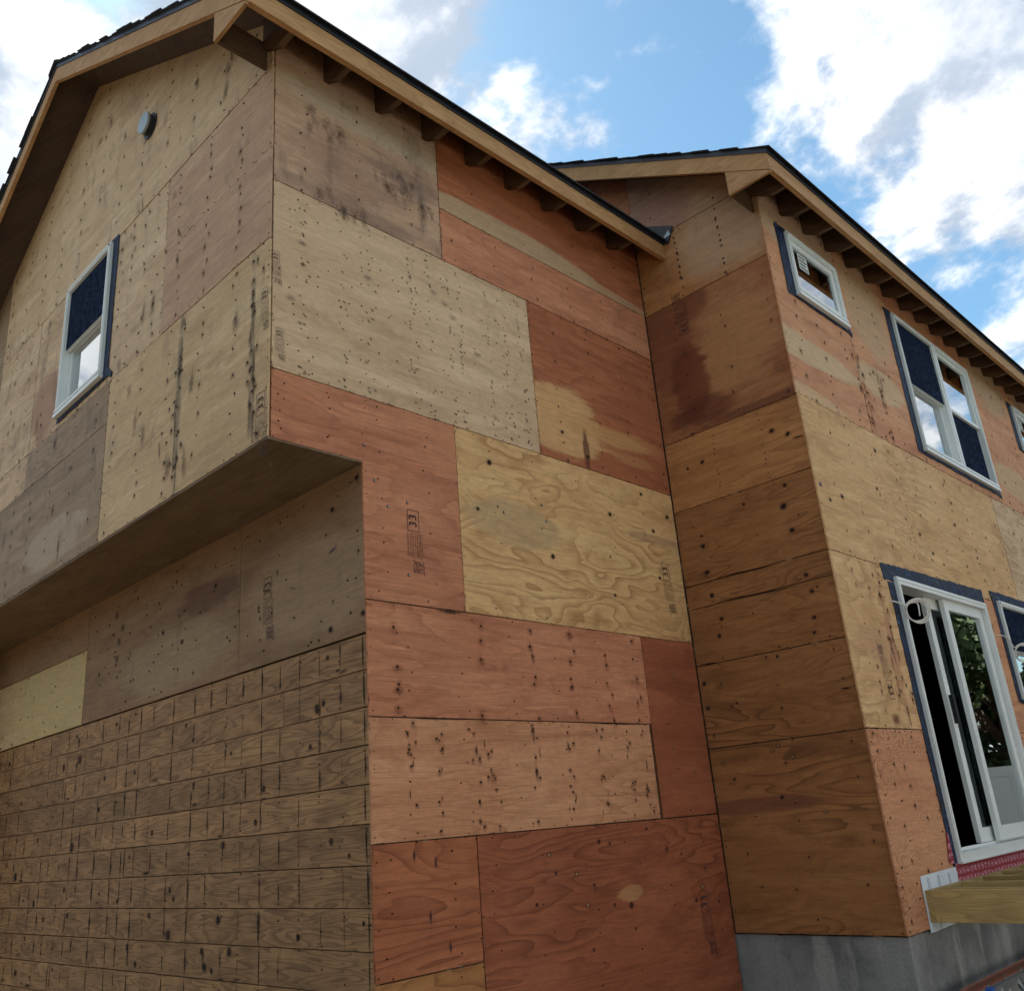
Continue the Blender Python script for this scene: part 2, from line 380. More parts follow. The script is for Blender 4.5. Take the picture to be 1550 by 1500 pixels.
# ------------------------------------------------------------------ the house
house = empty('house')
house['label'] = 'two storey house under construction clad in bare weathered plywood sheathing'; house['category'] = 'house'
SL = .57
RX = -2.96
def under1(x): return 2.645+SL*(.28-x) if x > RX else 2.645+SL*(.28-2*RX+x)
def under2(x): return 2.635+SL*(1.50-x)
H1 = [(SL, 1, 2.641+SL*.28), (-SL, 1, 2.641+SL*(.28-2*RX))]
H2 = [(SL, 1, 2.631+SL*1.50)]
OPEN = {'A': [(-3.12, -2.30, 1.33, 2.44)],
        'D': [(3.99, 4.82, 1.83, 2.37), (6.03, 7.97, .98, 2.37), (9.53, 10.36, 1.83, 2.37), (4.635, 6.52, -2.43, -.455), (6.97, 8.75, -1.22, -.38)],
        'B': [], 'C': [], 'E': []}
def wall(fr, u0, u1, z0, z1, halves=(), n1=-.016, th=.11):
    b = MB()
    for p in cells(u0, u1, z0, z1, OPEN[fr], halves): b.prism(fr, p, n1-th, n1)
    o = b.build('wall', 'stud', house); return o
WALL = {}
WALL['A'] = wall('A', XL+.02, -.13, .012, 4.7, H1)
WALL['B'] = MB()
for p in cells(.02, L-.02, .012, 2.79, []): WALL['B'].prism('B', p, -.125, -.016)
WALL['B'].box('B', DP+.02, L-.02, -3.45, .012, -.125, -.016)
WALL['B'] = WALL['B'].build('wall', 'stud', house)
WALL['E'] = wall('E', XL+.02, -.13, -3.45, -.02, n1=-.024)
WALL['C'] = wall('C', -5, W-.13, -2.78, 5.2, H2)
WALL['D'] = wall('D', L+.02, 16, -2.78, 2.80)
LABW = {'A': 'left gable wall above the overhang', 'B': 'long side wall with patchwork sheets', 'E': 'recessed lower wall of old boards and plywood',
        'C': 'narrow return wall in the inner corner', 'D': 'right wall with the windows and patio door'}
for k, v in LABW.items(): WALL[k]['label'] = v
# closing walls, floors (never in view, they keep the rooms dark)
one('framing_wall', 'stud', house, (XL-.02, XL+.1, .02, 16, -3.5, 2.6), (XL, W-.02, 15.9, 16, -3.5, 5.2))
one('floor', 'stud', house, (XL+.1, -.13, .13, L-.02, .014, .05), (XL+.1, -.13, DP+.14, L-.02, -3.2, -3.1), (XL+.1, W-.13, L+.13, 15.9, -2.9, -2.62), (XL+.1, W-.13, L+.13, 15.9, -.12, .05))
fnd = MB(); fnd.wbox(XL, W-.022, L+.022, 16, -ZO-.3, -2.79); fnd.wbox(XL, -.03, DP+.03, L+.02, -ZO-.3, -3.46)
fnd = fnd.build('foundation', 'concrete', house); fnd['label'] = 'grey concrete foundation'

# palettes: light tone, second tone, late wood
TAN = ((.65, .45, .275), (.55, .36, .205), (.32, .185, .10))
OLIVE = ((.63, .43, .24), (.53, .345, .18), (.30, .19, .095))
PTAN = ((.56, .35, .22), (.47, .275, .165), (.28, .155, .10))
YEL = ((.71, .435, .195), (.62, .35, .145), (.35, .165, .058))
HON = ((.68, .42, .205), (.59, .345, .152), (.34, .17, .068))
PINK = ((.57, .24, .125), (.48, .18, .09), (.26, .082, .038))
PINK2 = ((.62, .305, .16), (.54, .235, .115), (.28, .10, .045))
RED = ((.37, .118, .054), (.28, .08, .036), (.14, .038, .018))
REDB = ((.45, .155, .068), (.35, .108, .046), (.18, .052, .024))
ORG = ((.48, .215, .078), (.38, .158, .056), (.17, .064, .024))
ORGD = ((.38, .168, .06), (.29, .122, .043), (.10, .04, .016))
ORR = ((.40, .165, .068), (.31, .115, .046), (.15, .05, .021))
BRN = ((.36, .245, .15), (.28, .185, .11), (.16, .10, .06))
BRD = ((.32, .185, .10), (.24, .14, .078), (.13, .073, .042))
seedc = [0]; CHIPS = []
def sheet(fr, u0, u1, z0, z1, pal, halves=(), extra=(), gap=.0034, th=.0125, n1=None, **kw):
    seedc[0] += 1
    n1 = -R.random()*.0045 if n1 is None else n1
    b = MB()
    polys = []; sk = None
    for p in cells(u0+gap, u1-gap, z0+gap, z1-gap, OPEN[fr]+list(extra), halves):
        if sk is None: sk = (R.uniform(-.0011, .0011), R.uniform(-.0016, .0016)) if not extra else (0, 0)
        p = [(a+sk[1]*(c-(z0+z1)/2), c+sk[0]*(a-(u0+u1)/2)) for a, c in p]
        b.prism(fr, p, n1-th, n1); polys.append(p)
    if not polys: return
    for (a, c), (e, f) in (((u0, z0), (u1, z0)), ((u0, z0), (u0, z1)), ((u1, z0), (u1, z1))):
        for _ in range(int(max(abs(e-a), abs(f-c))*5)+1):
            k = R.random(); CHIPS.append((fr, a+(e-a)*k, c+(f-c)*k, e != a))
    o = b.build('plywood_sheet', ply(*pal, seed=seedc[0], **kw), WALL[fr]); return o

DK = (.085, .05, .042)
# --- A: gable wall over the overhang
sheet('A', -2.145, 0, 0, 1.217, OLIVE, rings=5, ringamt=.18, grime=.3, blobs=[(-1.05, .62, .035, .62, .5, (.19, .14, .095), .6, 1.4), (-.17, .6, .03, .6, .6, (.19, .14, .095), .5, 1.6)])
sheet('A', -4.6, -2.145, 0, .88, BRN, rings=5, ringamt=.22, grime=.5, blobs=[(-3.0, .25, .6, .16, .3, (.46, .36, .24), .7, .8)])
sheet('A', XL, -4.6, 0, .88, OLIVE, grime=.5)
sheet('A', -3.78, -2.145, .88, 1.217, BRN, grime=.5)
sheet('A', XL, -3.78, .88, 1.217, TAN, grime=.5)
sheet('A', -3.78, -2.2, 1.217, 2.46, TAN, grime=.45, blobs=[(-3.5, 1.55, .33, .3, .25, (.38, .20, .13), .75, .7)])
sheet('A', -2.2, -1.36, 1.217, 2.46, TAN, grime=.35, rings=5, ringamt=.2)
sheet('A', -1.36, 0, 1.217, 1.844, PTAN, rings=4, ringamt=.15, grime=.25)
sheet('A', -1.36, 0, 1.844, 2.46, PTAN, rings=4, ringamt=.15, grime=.3)
sheet('A', -2.36, 0, 2.46, 5, TAN, H1, rings=4, ringamt=.15, grime=.4)
sheet('A', -4.8, -2.36, 2.46, 5, TAN, H1, rings=4, ringamt=.15, grime=.45)
sheet('A', XL, -4.8, 1.217, 5, BRN, H1, grime=.4)
sheet('A', -4.8, -3.78, 1.217, 2.46, TAN, H1, grime=.5)
# --- B: side wall
sheet('B', .0185, 1.30, 1.623, 2.79, PTAN, rings=4, ringamt=.15, grime=.5, blobs=[(.55, 1.95, .5, .22, .6, (.30, .165, .11), .5, 1.6), (1.0, 2.12, .25, .12, .5, (.20, .125, .095), .5, 1.5), (.6, 1.68, .6, .07, .6, (.20, .125, .095), .5, 1.4), (.9, 2.42, .9, .13, .25, (.50, .38, .26), .7, .5)])
sheet('B', 1.30, L-.003, 2.045, 2.79, REDB, rings=6, ringamt=.3, grime=.15, blobs=[(2.05, 2.10, .95, .13, .15, (.50, .34, .20), .85, .35), (3.2, 2.06, .6, .07, .2, (.48, .30, .17), .8, .4)])
sheet('B', 1.30, L-.003, 1.623, 2.045, PINK, rings=5, ringamt=.25, grime=.2)
sheet('B', .0185, 2.11, .403, 1.623, TAN, rings=5, ringamt=.12, blot=.45, grime=.14, fib=.14, streak=.15)
sheet('B', 2.11, L-.003, .403, 1.623, REDB, rings=7, ringamt=.3, grime=.15, blobs=[(2.35, .74, .50, .27, .3, (.64, .37, .16), .9, .8), (2.95, .74, .55, .08, .5, (.56, .30, .12), .8, .8), (3.2, .60, .3, .05, .5, (.50, .24, .10), .6, .9), (2.62, .55, .03, .17, .5, (.10, .03, .02), .8, 1.0)])
sheet('B', .0185, 1.315, -.79, .403, PINK, extra=[(-1, DP-.014, -2, 0.0)], rings=6, ringamt=.28, grime=.12, streak=.35)
sheet('B', 1.315, L-.003, -.79, .403, YEL, rings=7.5, ringamt=.62, st=(.8, 2.1), blot=.35, grime=.05, streak=.15, blobs=[(1.80, -.17, .42, .15, .2, (.50, .33, .17), .7, .7), (3.3, -.02, .4, .035, .4, (.40, .23, .13), .6, .5)])
sheet('B', DP-.014, 2.985, -1.40, -.79, PINK, rings=6, ringamt=.3, grime=.08, streak=.4)
sheet('B', DP-.014, 2.96, -2.01, -1.40, PINK2, rings=8, ringamt=.3, grime=.06, streak=.5)
sheet('B', 2.985, L-.003, -2.01, -.79, RED, rings=3, ringamt=.15, blot=.5, grime=.1)
sheet('B', DP-.014, 1.295, -2.62, -2.01, REDB, rings=8, ringamt=.45, grime=.2)
sheet('B', DP-.014, 1.295, -3.4, -2.62, ORG, rings=8, ringamt=.45, grime=.15)
sheet('B', 1.295, L-.003, -3.4, -2.01, RED, rings=9, ringamt=.5, grime=.1, blobs=[(2.55, -2.42, .13, .045, .3, (.46, .23, .10), .8, 1.0)])
# --- C: return wall
sheet('C', 0.003, .98, 2.72, 4.6, PTAN, H2, rings=4, ringamt=.2, grime=.15, blobs=[(.0, 2.9, .62, .35, .3, (.36, .17, .13), .7, .5)])
sheet('C', -2.4, 0.003, 2.72, 4.6, PINK, H2, rings=4)
sheet('C', 0.003, W-.014, 2.037, 2.72, ORG, H2, rings=4, ringamt=.2, grime=.25, blobs=[(.9, 2.45, .5, .4, .5, (.48, .32, .20), .7, .6)])
sheet('C', .98, W-.014, 2.72, 3.0, ORG, H2, rings=4)
sheet('C', 0.003, W-.014, .829, 2.037, ORR, rings=6, ringamt=.3, blot=.9, grime=.25,
      blobs=[(.78, 1.45, .36, .5, .7, (.46, .23, .095), .7, 1.0), (.16, 1.7, .28, .5, .5, (.19, .06, .028), .7, 1.0), (.33, 1.25, .16, .40, .4, (.16, .042, .02), .8, 1.0), (.40, .98, .3, .13, .5, (.13, .036, .02), .75, 1.0), (.9, .86, .5, .04, .6, (.15, .05, .025), .7, .8), (.46, 1.95, .14, .14, .5, (.17, .048, .024), .65, 1.0)])
sheet('C', 0.003, W-.014, .247, .829, ORG, rings=5, ringamt=.3, grime=.08)
sheet('C', 0.003, W-.014, -.36, .247, ORGD, rings=8, ringamt=.5, grime=.2, st=(.7, 4))
sheet('C', 0.003, W-.014, -.542, -.36, ORGD, rings=8, ringamt=.5, grime=.15, st=(.7, 4))
sheet('C', 0.003, W-.014, -.97, -.542, ORGD, rings=8, ringamt=.5, grime=.1, st=(.7, 4))
sheet('C', 0.003, W-.014, -1.567, -.97, ORGD, rings=8, ringamt=.55, grime=.12)
sheet('C', 0.003, W-.014, -2.783, -1.567, ORGD, rings=7, ringamt=.45, grime=.08, blobs=[(.35, -1.98, .5, .05, .4, (.20, .075, .045), .7, .6)])
# --- D: window wall
sheet('D', L-.011, 4.90, .829, 2.80, PINK2, rings=4, ringamt=.2, grime=.1, blobs=[(3.8, 1.28, 1.1, .12, .25, (.60, .44, .26), .8, .5), (3.5, .87, .9, .08, .3, (.60, .42, .23), .7, .5), (4.2, 2.5, 1, .3, .3, (.50, .36, .24), .7, .5)])
sheet('D', 4.90, 7.30, .829, 2.80, PINK2, rings=4, ringamt=.2, grime=.2, blobs=[(5.3, 1.40, .5, .16, .25, (.60, .44, .26), .7, .5), (5.4, 2.2, .45, .5, .4, (.50, .34, .20), .7, .7)])
sheet('D', 7.30, 9.74, .829, 2.80, PINK2, rings=4, ringamt=.2, grime=.2, blobs=[(8.8, 1.2, .7, .2, .25, (.56, .40, .22), .7, .5), (8.7, 2.4, .6, .35, .4, (.46, .33, .2), .7, .7)])
sheet('D', 9.74, 12.2, .829, 2.80, PTAN, rings=4)
sheet('D', L-.011, 5.25, -.368, .829, HON, rings=6, ringamt=.3, grime=.06, st=(.7, 3))
sheet('D', 5.25, 7.7, -.368, .829, HON, rings=6, ringamt=.3, grime=.12, st=(.7, 3))
sheet('D', 7.7, 10.2, -.368, .829, TAN, rings=5)
sheet('D', L-.011, 4.62, -1.565, -.368, HON, rings=6, ringamt=.35, grime=.08, st=(.9, 1.6), blobs=[(4.33, -.95, .06, .5, .5, (.42, .20, .11), .6, 1.2), (4.15, -1.0, .3, .15, .4, (.50, .27, .15), .5, .7)])
sheet('D', 6.5, 7.6, -1.565, -.368, PINK2, rings=5, ringamt=.3)
sheet('D', 7.6, 9.4, -1.565, -.368, PINK2, rings=5)
sheet('D', L-.011, 4.64, -2.783, -1.565, PINK2, rings=11, ringamt=.5, st=(1.6, 3.2), grime=.08)
sheet('D', 6.5, 9, -2.783, -1.565, PINK2, rings=8)
# --- E: recessed lower wall: plywood over old boards
sheet('E', -1.33, -.012, -.965, -.001, BRD, n1=.0105, rings=5, ringamt=.2, grime=.2, blobs=[(-.5, -.6, .8, .3, .4, (.42, .28, .17), .5, .6)])
sheet('E', -3.77, -1.33, -.965, -.001, BRD, n1=.0095, rings=5, ringamt=.2, grime=.25, blobs=[(-1.75, -.38, .42, .11, .5, (.13, .055, .035), .65, 1.1), (-2.3, -.7, .9, .22, .4, (.42, .30, .18), .5, .7)])
sheet('E', XL, -3.77, -.37, -.001, BRD, n1=.010, rings=5, ringamt=.2)
sheet('E', XL, -3.77, -.965, -.37, OLIVE, n1=.011, rings=4, ringamt=.12, grime=.1, blobs=[(-4.5, -.65, 1, .5, .5, (.56, .42, .19), .8, .5)])
zc = -.968; stE = MB(); nlE = MB(); nlb = MB()
DKB = (.035, .024, .019)
COLS = []; x = -.06
while x > XL: COLS.append((x, R.choice((.15, .35, .6, .9, 1.0)))); x -= R.choice((.09, .16, .2, .2, .22, .3))
for i in range(14):
    z1 = zc; z0 = max(zc-.1885-R.uniform(-.004, .004), -3.44); zc = z0
    cuts = sorted({XL, -.012, *[round(-R.uniform(.3, 5.8)/.406)*.406-.012+R.uniform(-.01, .01) for _ in range(R.choice((0, 1, 1, 2)))]})
    for a, b in zip(cuts, cuts[1:]):
        q = MB(); n = -R.random()*.0025; sk = R.uniform(-.002, .002)
        q.prism('E', [(a+.0016, z0+.003+sk), (b-.0016, z0+.003-sk), (b-.0016, z1-.0026), (a+.0016, z1-.0026)], -.022, n)
        q.build('board', 'board', WALL['E'])
        for _ in range(int((b-a)*R.uniform(.5, 1.7))+R.choice((0, 1))):      # knots
            s = R.choice((.010, .013, .016, .022, .03)); ku, kz = R.uniform(a+.03, b-.03), R.uniform(z0+.03, z1-.03)
            stE.decal('E', ku, kz, s*2.1, s*1.9, R.uniform(-.3, .3), (.13, .07, .04), .7, .2, .5, .0006)
            stE.decal('E', ku, kz, s*.95, s*R.uniform(.8, 1.3), R.uniform(-.3, .3), R.choice((DKB, (.05, .025, .02), (.02, .015, .013))), .95, .55, .3, .0014)
        if b < -.1 and R.random() < .4: stE.decal('E', b, (z0+z1)/2, .009, .11, 0, DKB, .85, .3, .4, .0014)
        for _ in range(2):
            if R.random() < .45: stE.decal('E', R.uniform(a, b), z0+R.uniform(.0, .04), R.uniform(.03, .09), R.uniform(.008, .02), R.uniform(-.1, .1), DKB, R.uniform(.4, .85), .1, .9, .001)
    # nail lines of the vanished siding
    for x0, stg in COLS:
        x = x0+R.uniform(-.004, .004)+.003*math.sin(i*1.3+x0*9)
        if R.random() < .45+.55*stg:
            ln = R.choice((.55, .85, 1.0, 1.0, 1.05))
            stE.decal('E', x, z0+.094+(1-min(ln, 1))*R.uniform(-.08, .08), R.uniform(.0034, .006)*(.8+stg*.9), .112*ln, R.uniform(-.02, .02), DKB, min(.95, R.uniform(.35, .7)+.35*stg), .5, .6, .001)
            if R.random() < .36: stE.decal('E', x, z0+R.uniform(.04, .14), R.uniform(.012, .03), R.uniform(.03, .09), 0, (.075, .05, .036), R.uniform(.4, .75), .0, 1.2, .0004)
        for _ in range(2):
            if R.random() < .5: nlE.disc('E', x+R.uniform(-.012, .012), z0+R.uniform(.01, .18), .0045, -.001, .0022)
stE.build('weather_stain', 'stain', WALL['E'], kind='stuff')
nlE.build('nail_head', 'nail', WALL['E'], kind='stuff')
# soffit under the overhang
sof = MB(); sof.wbox(XL+.02, -.02, .02, DP+.01, .0005, .0115); sof = sof.build('overhang_soffit', 'stud', house)
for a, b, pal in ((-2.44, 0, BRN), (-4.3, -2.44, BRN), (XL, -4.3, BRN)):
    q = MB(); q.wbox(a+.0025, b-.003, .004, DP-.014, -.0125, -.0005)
    q.build('plywood_sheet', ply(*[tuple(c*.62 for c in k) for k in pal], seed=40+a, rings=6, ringamt=.3, grime=.2), sof)  # palette scaled down to paint in the shade under the overhang

# ------------------------------------------------------------------ nails, knots and stains on the plywood
def in_open(fr, u, z, pad=.09):
    return any(o[0]-pad < u < o[1]+pad and o[2]-pad < z < o[3]+pad for o in OPEN[fr])
ST = {k: MB() for k in 'ABCD'}; NL = {k: MB() for k in 'ABCD'}; NB = {k: MB() for k in 'ABCD'}
ST['F'] = MB(); NL['F'] = MB()
def nail(fr, u, z, r=.0045, halo=0.0, hc=(.15, .085, .05), bright=False, n=.0024, key=None):
    k = key or fr
    if in_open(fr, u, z): return
    if bright:
        NL[k].disc(fr, u, z, .010, -.001, .0014); NB[k].disc(fr, u+.001, z, .0062, .001, .003); return
    NL[k].disc(fr, u, z, r*R.uniform(.75, 1.2), -.001, n)
    if halo: ST[k].decal(fr, u, z-halo*.2, halo*R.uniform(.6, 1.2), halo*R.uniform(.8, 1.7), R.uniform(-.3, .3), hc, R.uniform(.25, .6), .0, 1.2)
def rows(fr, u0, u1, z0, z1, du=.406, off=.03, dz=.15, jit=.012, r=.0045, halo=.0, miss=.15, edge=True, ext=0.0, cap=None):
    u = u0+off
    while u < u1-.01:
        z = z0+R.uniform(.02, .06)
        while z < z1:
            if R.random() > miss and (cap is None or z < cap(u)): nail(fr, u+R.gauss(0, jit), z+R.uniform(-.03, .03), r, halo if R.random() < .6 else 0)
            z += dz*R.uniform(.75, 1.25)
        u += du
    if edge:
        for zz in (z0+.012, z1-.012):
            u = u0+.02
            while u < u1:
                if R.random() < .62 and (cap is None or zz < cap(u)): nail(fr, u, zz+R.uniform(-.010, .010), r*.7)
                u += R.uniform(.10, .2)
        for uu in (u0+.012, u1-.012):
            z = z0+.03
            while z < z1:
                if R.random() < .7 and (cap is None or z < cap(uu)): nail(fr, uu+R.uniform(-.008, .008), z, r*.7)
                z += R.uniform(.07, .15)
def knot(fr, u, z, s, dark=(.03, .018, .014), ring=(.14, .07, .04), key=None):
    k = key or fr
    ST[k].decal(fr, u, z, s*2.3, s*1.7, R.uniform(-.3, .3), ring, .55, .1, .6, .0016)
    ST[k].decal(fr, u, z, s*R.uniform(.9, 1.1), s*R.uniform(.8, 1.1), R.uniform(-.4, .4), dark, .95, .6, .25, .0022)
capA = lambda u: under1(u)-.05
for fr, u, z, hor in CHIPS:
    if fr not in 'ABCD' or in_open(fr, u, z, .03) or (fr == 'A' and z > capA(u)) or (fr == 'C' and z > 2.75): continue
    ln, th = R.uniform(.008, .05), R.uniform(.002, .0055)
    c, al = R.choice((((.05, .03, .022), .85), ((.05, .03, .022), .85), ((.16, .09, .05), .7), ((.66, .48, .30), .6)))
    if hor: ST[fr].decal(fr, u, z+R.uniform(-.005, .005), ln, th, R.uniform(-.05, .05), c, al, .2, .9)
    else: ST[fr].decal(fr, u+R.uniform(-.005, .005), z, th, ln*.7, R.uniform(-.05, .05), c, al, .2, .9)
rows('A', -2.145, 0, 0, 1.217, .406, .14, .11, .02, .006, .03)
for u in (-.16, -1.05):
    for _ in range(26): nail('A', u+R.gauss(0, .035), R.uniform(.02, 1.2), .007, .035, (.13, .09, .06))
    for _ in range(9): ST['A'].decal('A', u+R.gauss(0, .02), R.uniform(.05, 1.15), .02, R.uniform(.08, .2), 0, (.15, .11, .075), .5, 0, .9, .0012)
rows('A', XL, -2.145, 0, 1.217, .406, .1, .14, .014, .0055, .035)
rows('A', XL, -2.2, 1.217, 2.46, .406, .1, .14, .014, .0055, .035)
rows('A', -2.2, -1.36, 1.217, 2.46, .2, .1, .13, .02, .006, .03)
rows('A', -1.36, 0, 1.217, 1.844, .406, .2, .08, .014, .0055, .03)
rows('A', -1.36, 0, 1.844, 2.46, .406, .2, .08, .014, .0055, .03)
rows('A', XL, 0, 2.46, 4.6, .406, .2, .15, .016, .006, .035, cap=capA)
for _ in range(46):
    u, z = R.uniform(-5.6, -.1), R.uniform(.05, 4.2)
    if z < capA(u)-.1 and not in_open('A', u, z, .2): ST['A'].decal('A', u, z, R.uniform(.02, .06), R.uniform(.05, .16), R.uniform(-.2, .2), (.17, .11, .075), R.uniform(.3, .6), 0, 1.4, .0012)
# B pale sheet with the slanting nail scars in columns
for uc in (.22, .49, .68, 1.005, 1.156, 1.326, 1.423, 1.678, 1.839, 2.0):
    wd = R.choice((.012, .02, .03)); z = .43
    while z < 1.6:
        if R.random() < .8:
            for _ in range(R.choice((1, 1, 2, 3))):
                ST['B'].decal('B', uc+R.gauss(0, wd), z+R.uniform(-.04, .04), R.uniform(.009, .018), R.uniform(.0045, .007), -.5+R.uniform(-.4, .3), (.06, .045, .04), .92, .35, .4)
        z += R.uniform(.05, .11)
for _ in range(90): nail('B', R.uniform(.03, 2.08), R.uniform(.42, 1.6), .0042)
rows('B', .0135, 2.11, .403, 1.623, .406, .2, .12, .015, .004)
for _ in range(7): ST['B'].decal('B', R.uniform(.1, 1.9), R.uniform(.6, 1.4), .05, .03, 0, (.25, .19, .13), .4, 0, .9, .0012)
rows('B', .0135, 1.30, 1.623, 2.79, .406, .2, .13, .015, .005, .02)
for a, b, zz in ((.15, .75, 1.66), (.75, 1.28, 2.05), (.2, .5, 2.2), (.9, 1.25, 1.92)):
    for _ in range(13): ST['B'].decal('B', R.uniform(a, b), zz+R.uniform(-.08, .08), R.uniform(.015, .06), R.uniform(.04, .10), R.uniform(-.2, .2), (.14, .09, .07), R.uniform(.2, .5), 0, 1.6, .0012)
rows('B', 1.30, L, 2.045, 2.79, .55, .3, .25, .02, .006, 0, edge=False)
rows('B', 1.30, L, 1.623, 2.045, .406, .1, .12, .015, .0045, .02)
rows('B', 2.11, L, .403, 1.623, .406, .25, .13, .015, .0055, .02)
rows('B', DP, 1.315, -.79, .403, .35, .1, .14, .02, .0048)
rows('B', .0135, DP, 0, .403, .3, .06, .06, .02, .0048)
rows('B', 1.315, L, -.79, .403, .406, .3, .2, .02, .0042)
for u, z, s in ((1.60, .22, .02), (1.47, -.12, .013), (2.13, -.33, .018), (2.80, .09, .018), (3.32, .05, .016), (3.22, .33, .015), (3.53, .20, .02), (2.75, -.52, .012), (3.32, -.32, .013), (2.36, .63, .015), (2.62, .50, .014)):
    knot('B', u, z, s)
for u, z in ((.61, .10), (.91, -.19), (.77, -.24), (.68, -.10), (.90, -.62), (1.70, -.10), (2.07, .02), (2.10, -.09), (2.75, -.24), (1.65, -.07)): nail('B', u, z, bright=True)
for u in (.80, 1.40, 1.86, 2.20, 2.55, 2.88):
    for z in (-.86, -.95, -1.03, -1.12, -1.2, -1.28, -1.36):
        if R.random() < .8: nail('B', u+R.gauss(0, .02), z+R.uniform(-.03, .03), .0068, .042, (.19, .062, .034))
rows('B', DP, 2.985, -1.40, -.79, .406, .25, .12, .05, .0045)
for u in (.86, 1.07, 1.33, 1.45, 1.80, 2.12, 2.40, 2.70, 2.86):
    for _ in range(9): nail('B', u+R.gauss(0, .02), R.uniform(-1.98, -1.42), .0055, .026, (.22, .085, .05))
    for _ in range(3):
        if R.random() < .45: ST['B'].decal('B', u+R.gauss(0, .03), R.uniform(-1.95, -1.5), .007, R.uniform(.02, .05), 0, (.06, .035, .03), .75, .1, .7)
for u, z, h in ((1.80, -1.47, .10), (1.80, -1.70, .10), (2.1, -1.55, .06), (1.33, -1.57, .06)): ST['B'].decal('B', u, z, .02, h*.8, 0, (.06, .04, .04), .65, 0, .9)
rows('B', DP, 2.96, -2.01, -1.40, .406, .25, .12, .04, .0045)
for z, a, b, wv in ((-1.402, .72, 1.35, .006), (-1.402, 2.2, 2.97, .007)): ST['B'].decal('B', (a+b)/2, z, (b-a)/2, wv, 0, (.02, .012, .01), .95, .4, .5)
ST['B'].decal('B', 1.18, -.80, .12, .018, 0, (.06, .035, .03), .85, .1, .8)
rows('B', 2.985, L, -2.01, -.79, .5, .25, .3, .03, .0045, 0, edge=False)
for u, z in ((3.12, -.87), (3.33, -1.05), (3.2, -1.55), (3.42, -1.72)): knot('B', u, z, .010, (.35, .25, .15), (.14, .045, .03))
rows('B', DP, 1.295, -3.3, -2.01, .4, .1, .12, .03, .005)
for u, z in ((.95, -2.37), (1.07, -2.52), (1.0, -2.12), (.86, -2.08)): ST['B'].decal('B', u, z, .012, .045, 0, (.05, .03, .03), .85, .1, .7)
rows('B', 1.295, L, -3.3, -2.01, .406, .1, .14, .03, .0045)
for _ in range(20): knot('B', R.uniform(1.4, 3.5), R.uniform(-2.7, -2.06), R.choice((.010, .014, .018)), R.choice(((.10, .04, .025), (.33, .18, .10), (.06, .025, .02))), (.16, .055, .035))
# C
rows('C', 0.012, W, 2.037, 2.70, .406, .4, .045, .006, .0085, .02, .1)
rows('C', -.6, W, 2.72, 3.9, .3, .2, .22, .05, .008, 0, edge=False, cap=lambda u: under2(u)-.1)
rows('C', 0.012, W, .829, 2.037, .406, .3, .18, .03, .006, .03)
rows('C', 0.012, W, .247, .829, .41, .44, .055, .006, .005)
rows('C', 0.012, W, -.97, .247, .41, .2, .25, .06, .006)
rows('C', 0.012, W, -2.783, -.97, .41, .2, .2, .06, .006, .02)
for u, z, s in ((.33, .58, .016), (.19, .57, .012), (.95, .62, .02), (1.07, .55, .018), (.97, .18, .015), (.93, .03, .025), (.96, -.16, .018), (.22, -.08, .02), (.22, -.29, .02), (1.0, -.50, .017), (.23, -.47, .018), (1.02, -.62, .014), (.28, -.66, .016), (.24, -.78, .016), (1.0, -.80, .015), (.22, .0, .01), (.62, .14, .012), (.05, -1.28, .016), (.05, -1.1, .016), (.98, -.9, .012)):
    knot('C', u, z, s)
for u, z, ln in ((1.14, .50, .06), (1.12, -1.3, .05), (.55, -.36, .3), (.6, -.545, .45), (.12, -.965, .10)): ST['C'].decal('C', u, z, ln, .008, -.05, (.02, .012, .01), .92, .3, .6)
for _ in range(12): knot('C', R.uniform(.1, 1.15), R.uniform(-2.7, -1.0), R.choice((.008, .011, .014)), R.choice(((.05, .025, .02), (.28, .16, .09))))
# D
for a, b in ((L, 4.9), (4.9, 7.3), (7.3, 9.7)): rows('D', a, b, .829, 2.78, .406, .25, .13, .03, .0065, .035)
for u in (4.95, 5.3): 
    for _ in range(14): nail('D', u+R.gauss(0, .04), R.uniform(.85, 1.6), .008, .05, (.22, .10, .06))
    for _ in range(5): ST['D'].decal('D', u+R.gauss(0, .03), R.uniform(.9, 1.5), .03, .12, 0, (.20, .09, .055), .6, 0, .9)
rows('D', L, 5.25, -.368, .829, .406, .3, .16, .015, .005, .025)
rows('D', 5.25, 9, -.368, .829, .406, .3, .16, .015, .0055, .03)
for _ in range(15): knot('D', R.uniform(3.75, 8.2), R.uniform(-.3, .75), R.choice((.012, .016, .02)))
rows('D', L, 4.62, -1.565, -.368, .406, .3, .1, .04, .0055, .03)
for _ in range(14): nail('D', R.uniform(4.1, 4.5), R.uniform(-1.4, -.45), .010, .04, (.30, .12, .06))
for u, z in ((4.25, -.47), (4.36, -.45), (4.3, -.62), (4.0, -1.15), (4.28, -.93), (4.36, -.93)): ST['D'].decal('D', u, z, .03, .03, 0, (.24, .09, .05), .7, .1, .5)
for _ in range(8): ST['D'].decal('D', 4.33+R.gauss(0, .05), R.uniform(-1.5, -.6), .025, R.uniform(.06, .16), 0, (.32, .14, .075), .55, 0, .9)
ST['D'].decal('D', 4.12, -1.50, .09, .06, 0, (.17, .06, .04), .7, 0, .9)
rows('D', L, 4.62, -2.783, -1.565, .2, .08, .13, .02, .0065, .03)
rows('D', 6.55, 8, -2.783, -.368, .35, .1, .14, .05, .008, .04)
ST['D'].decal('D', 3.69, .12, .03, .03, .5, (.08, .08, .20), .8, .2, .7)
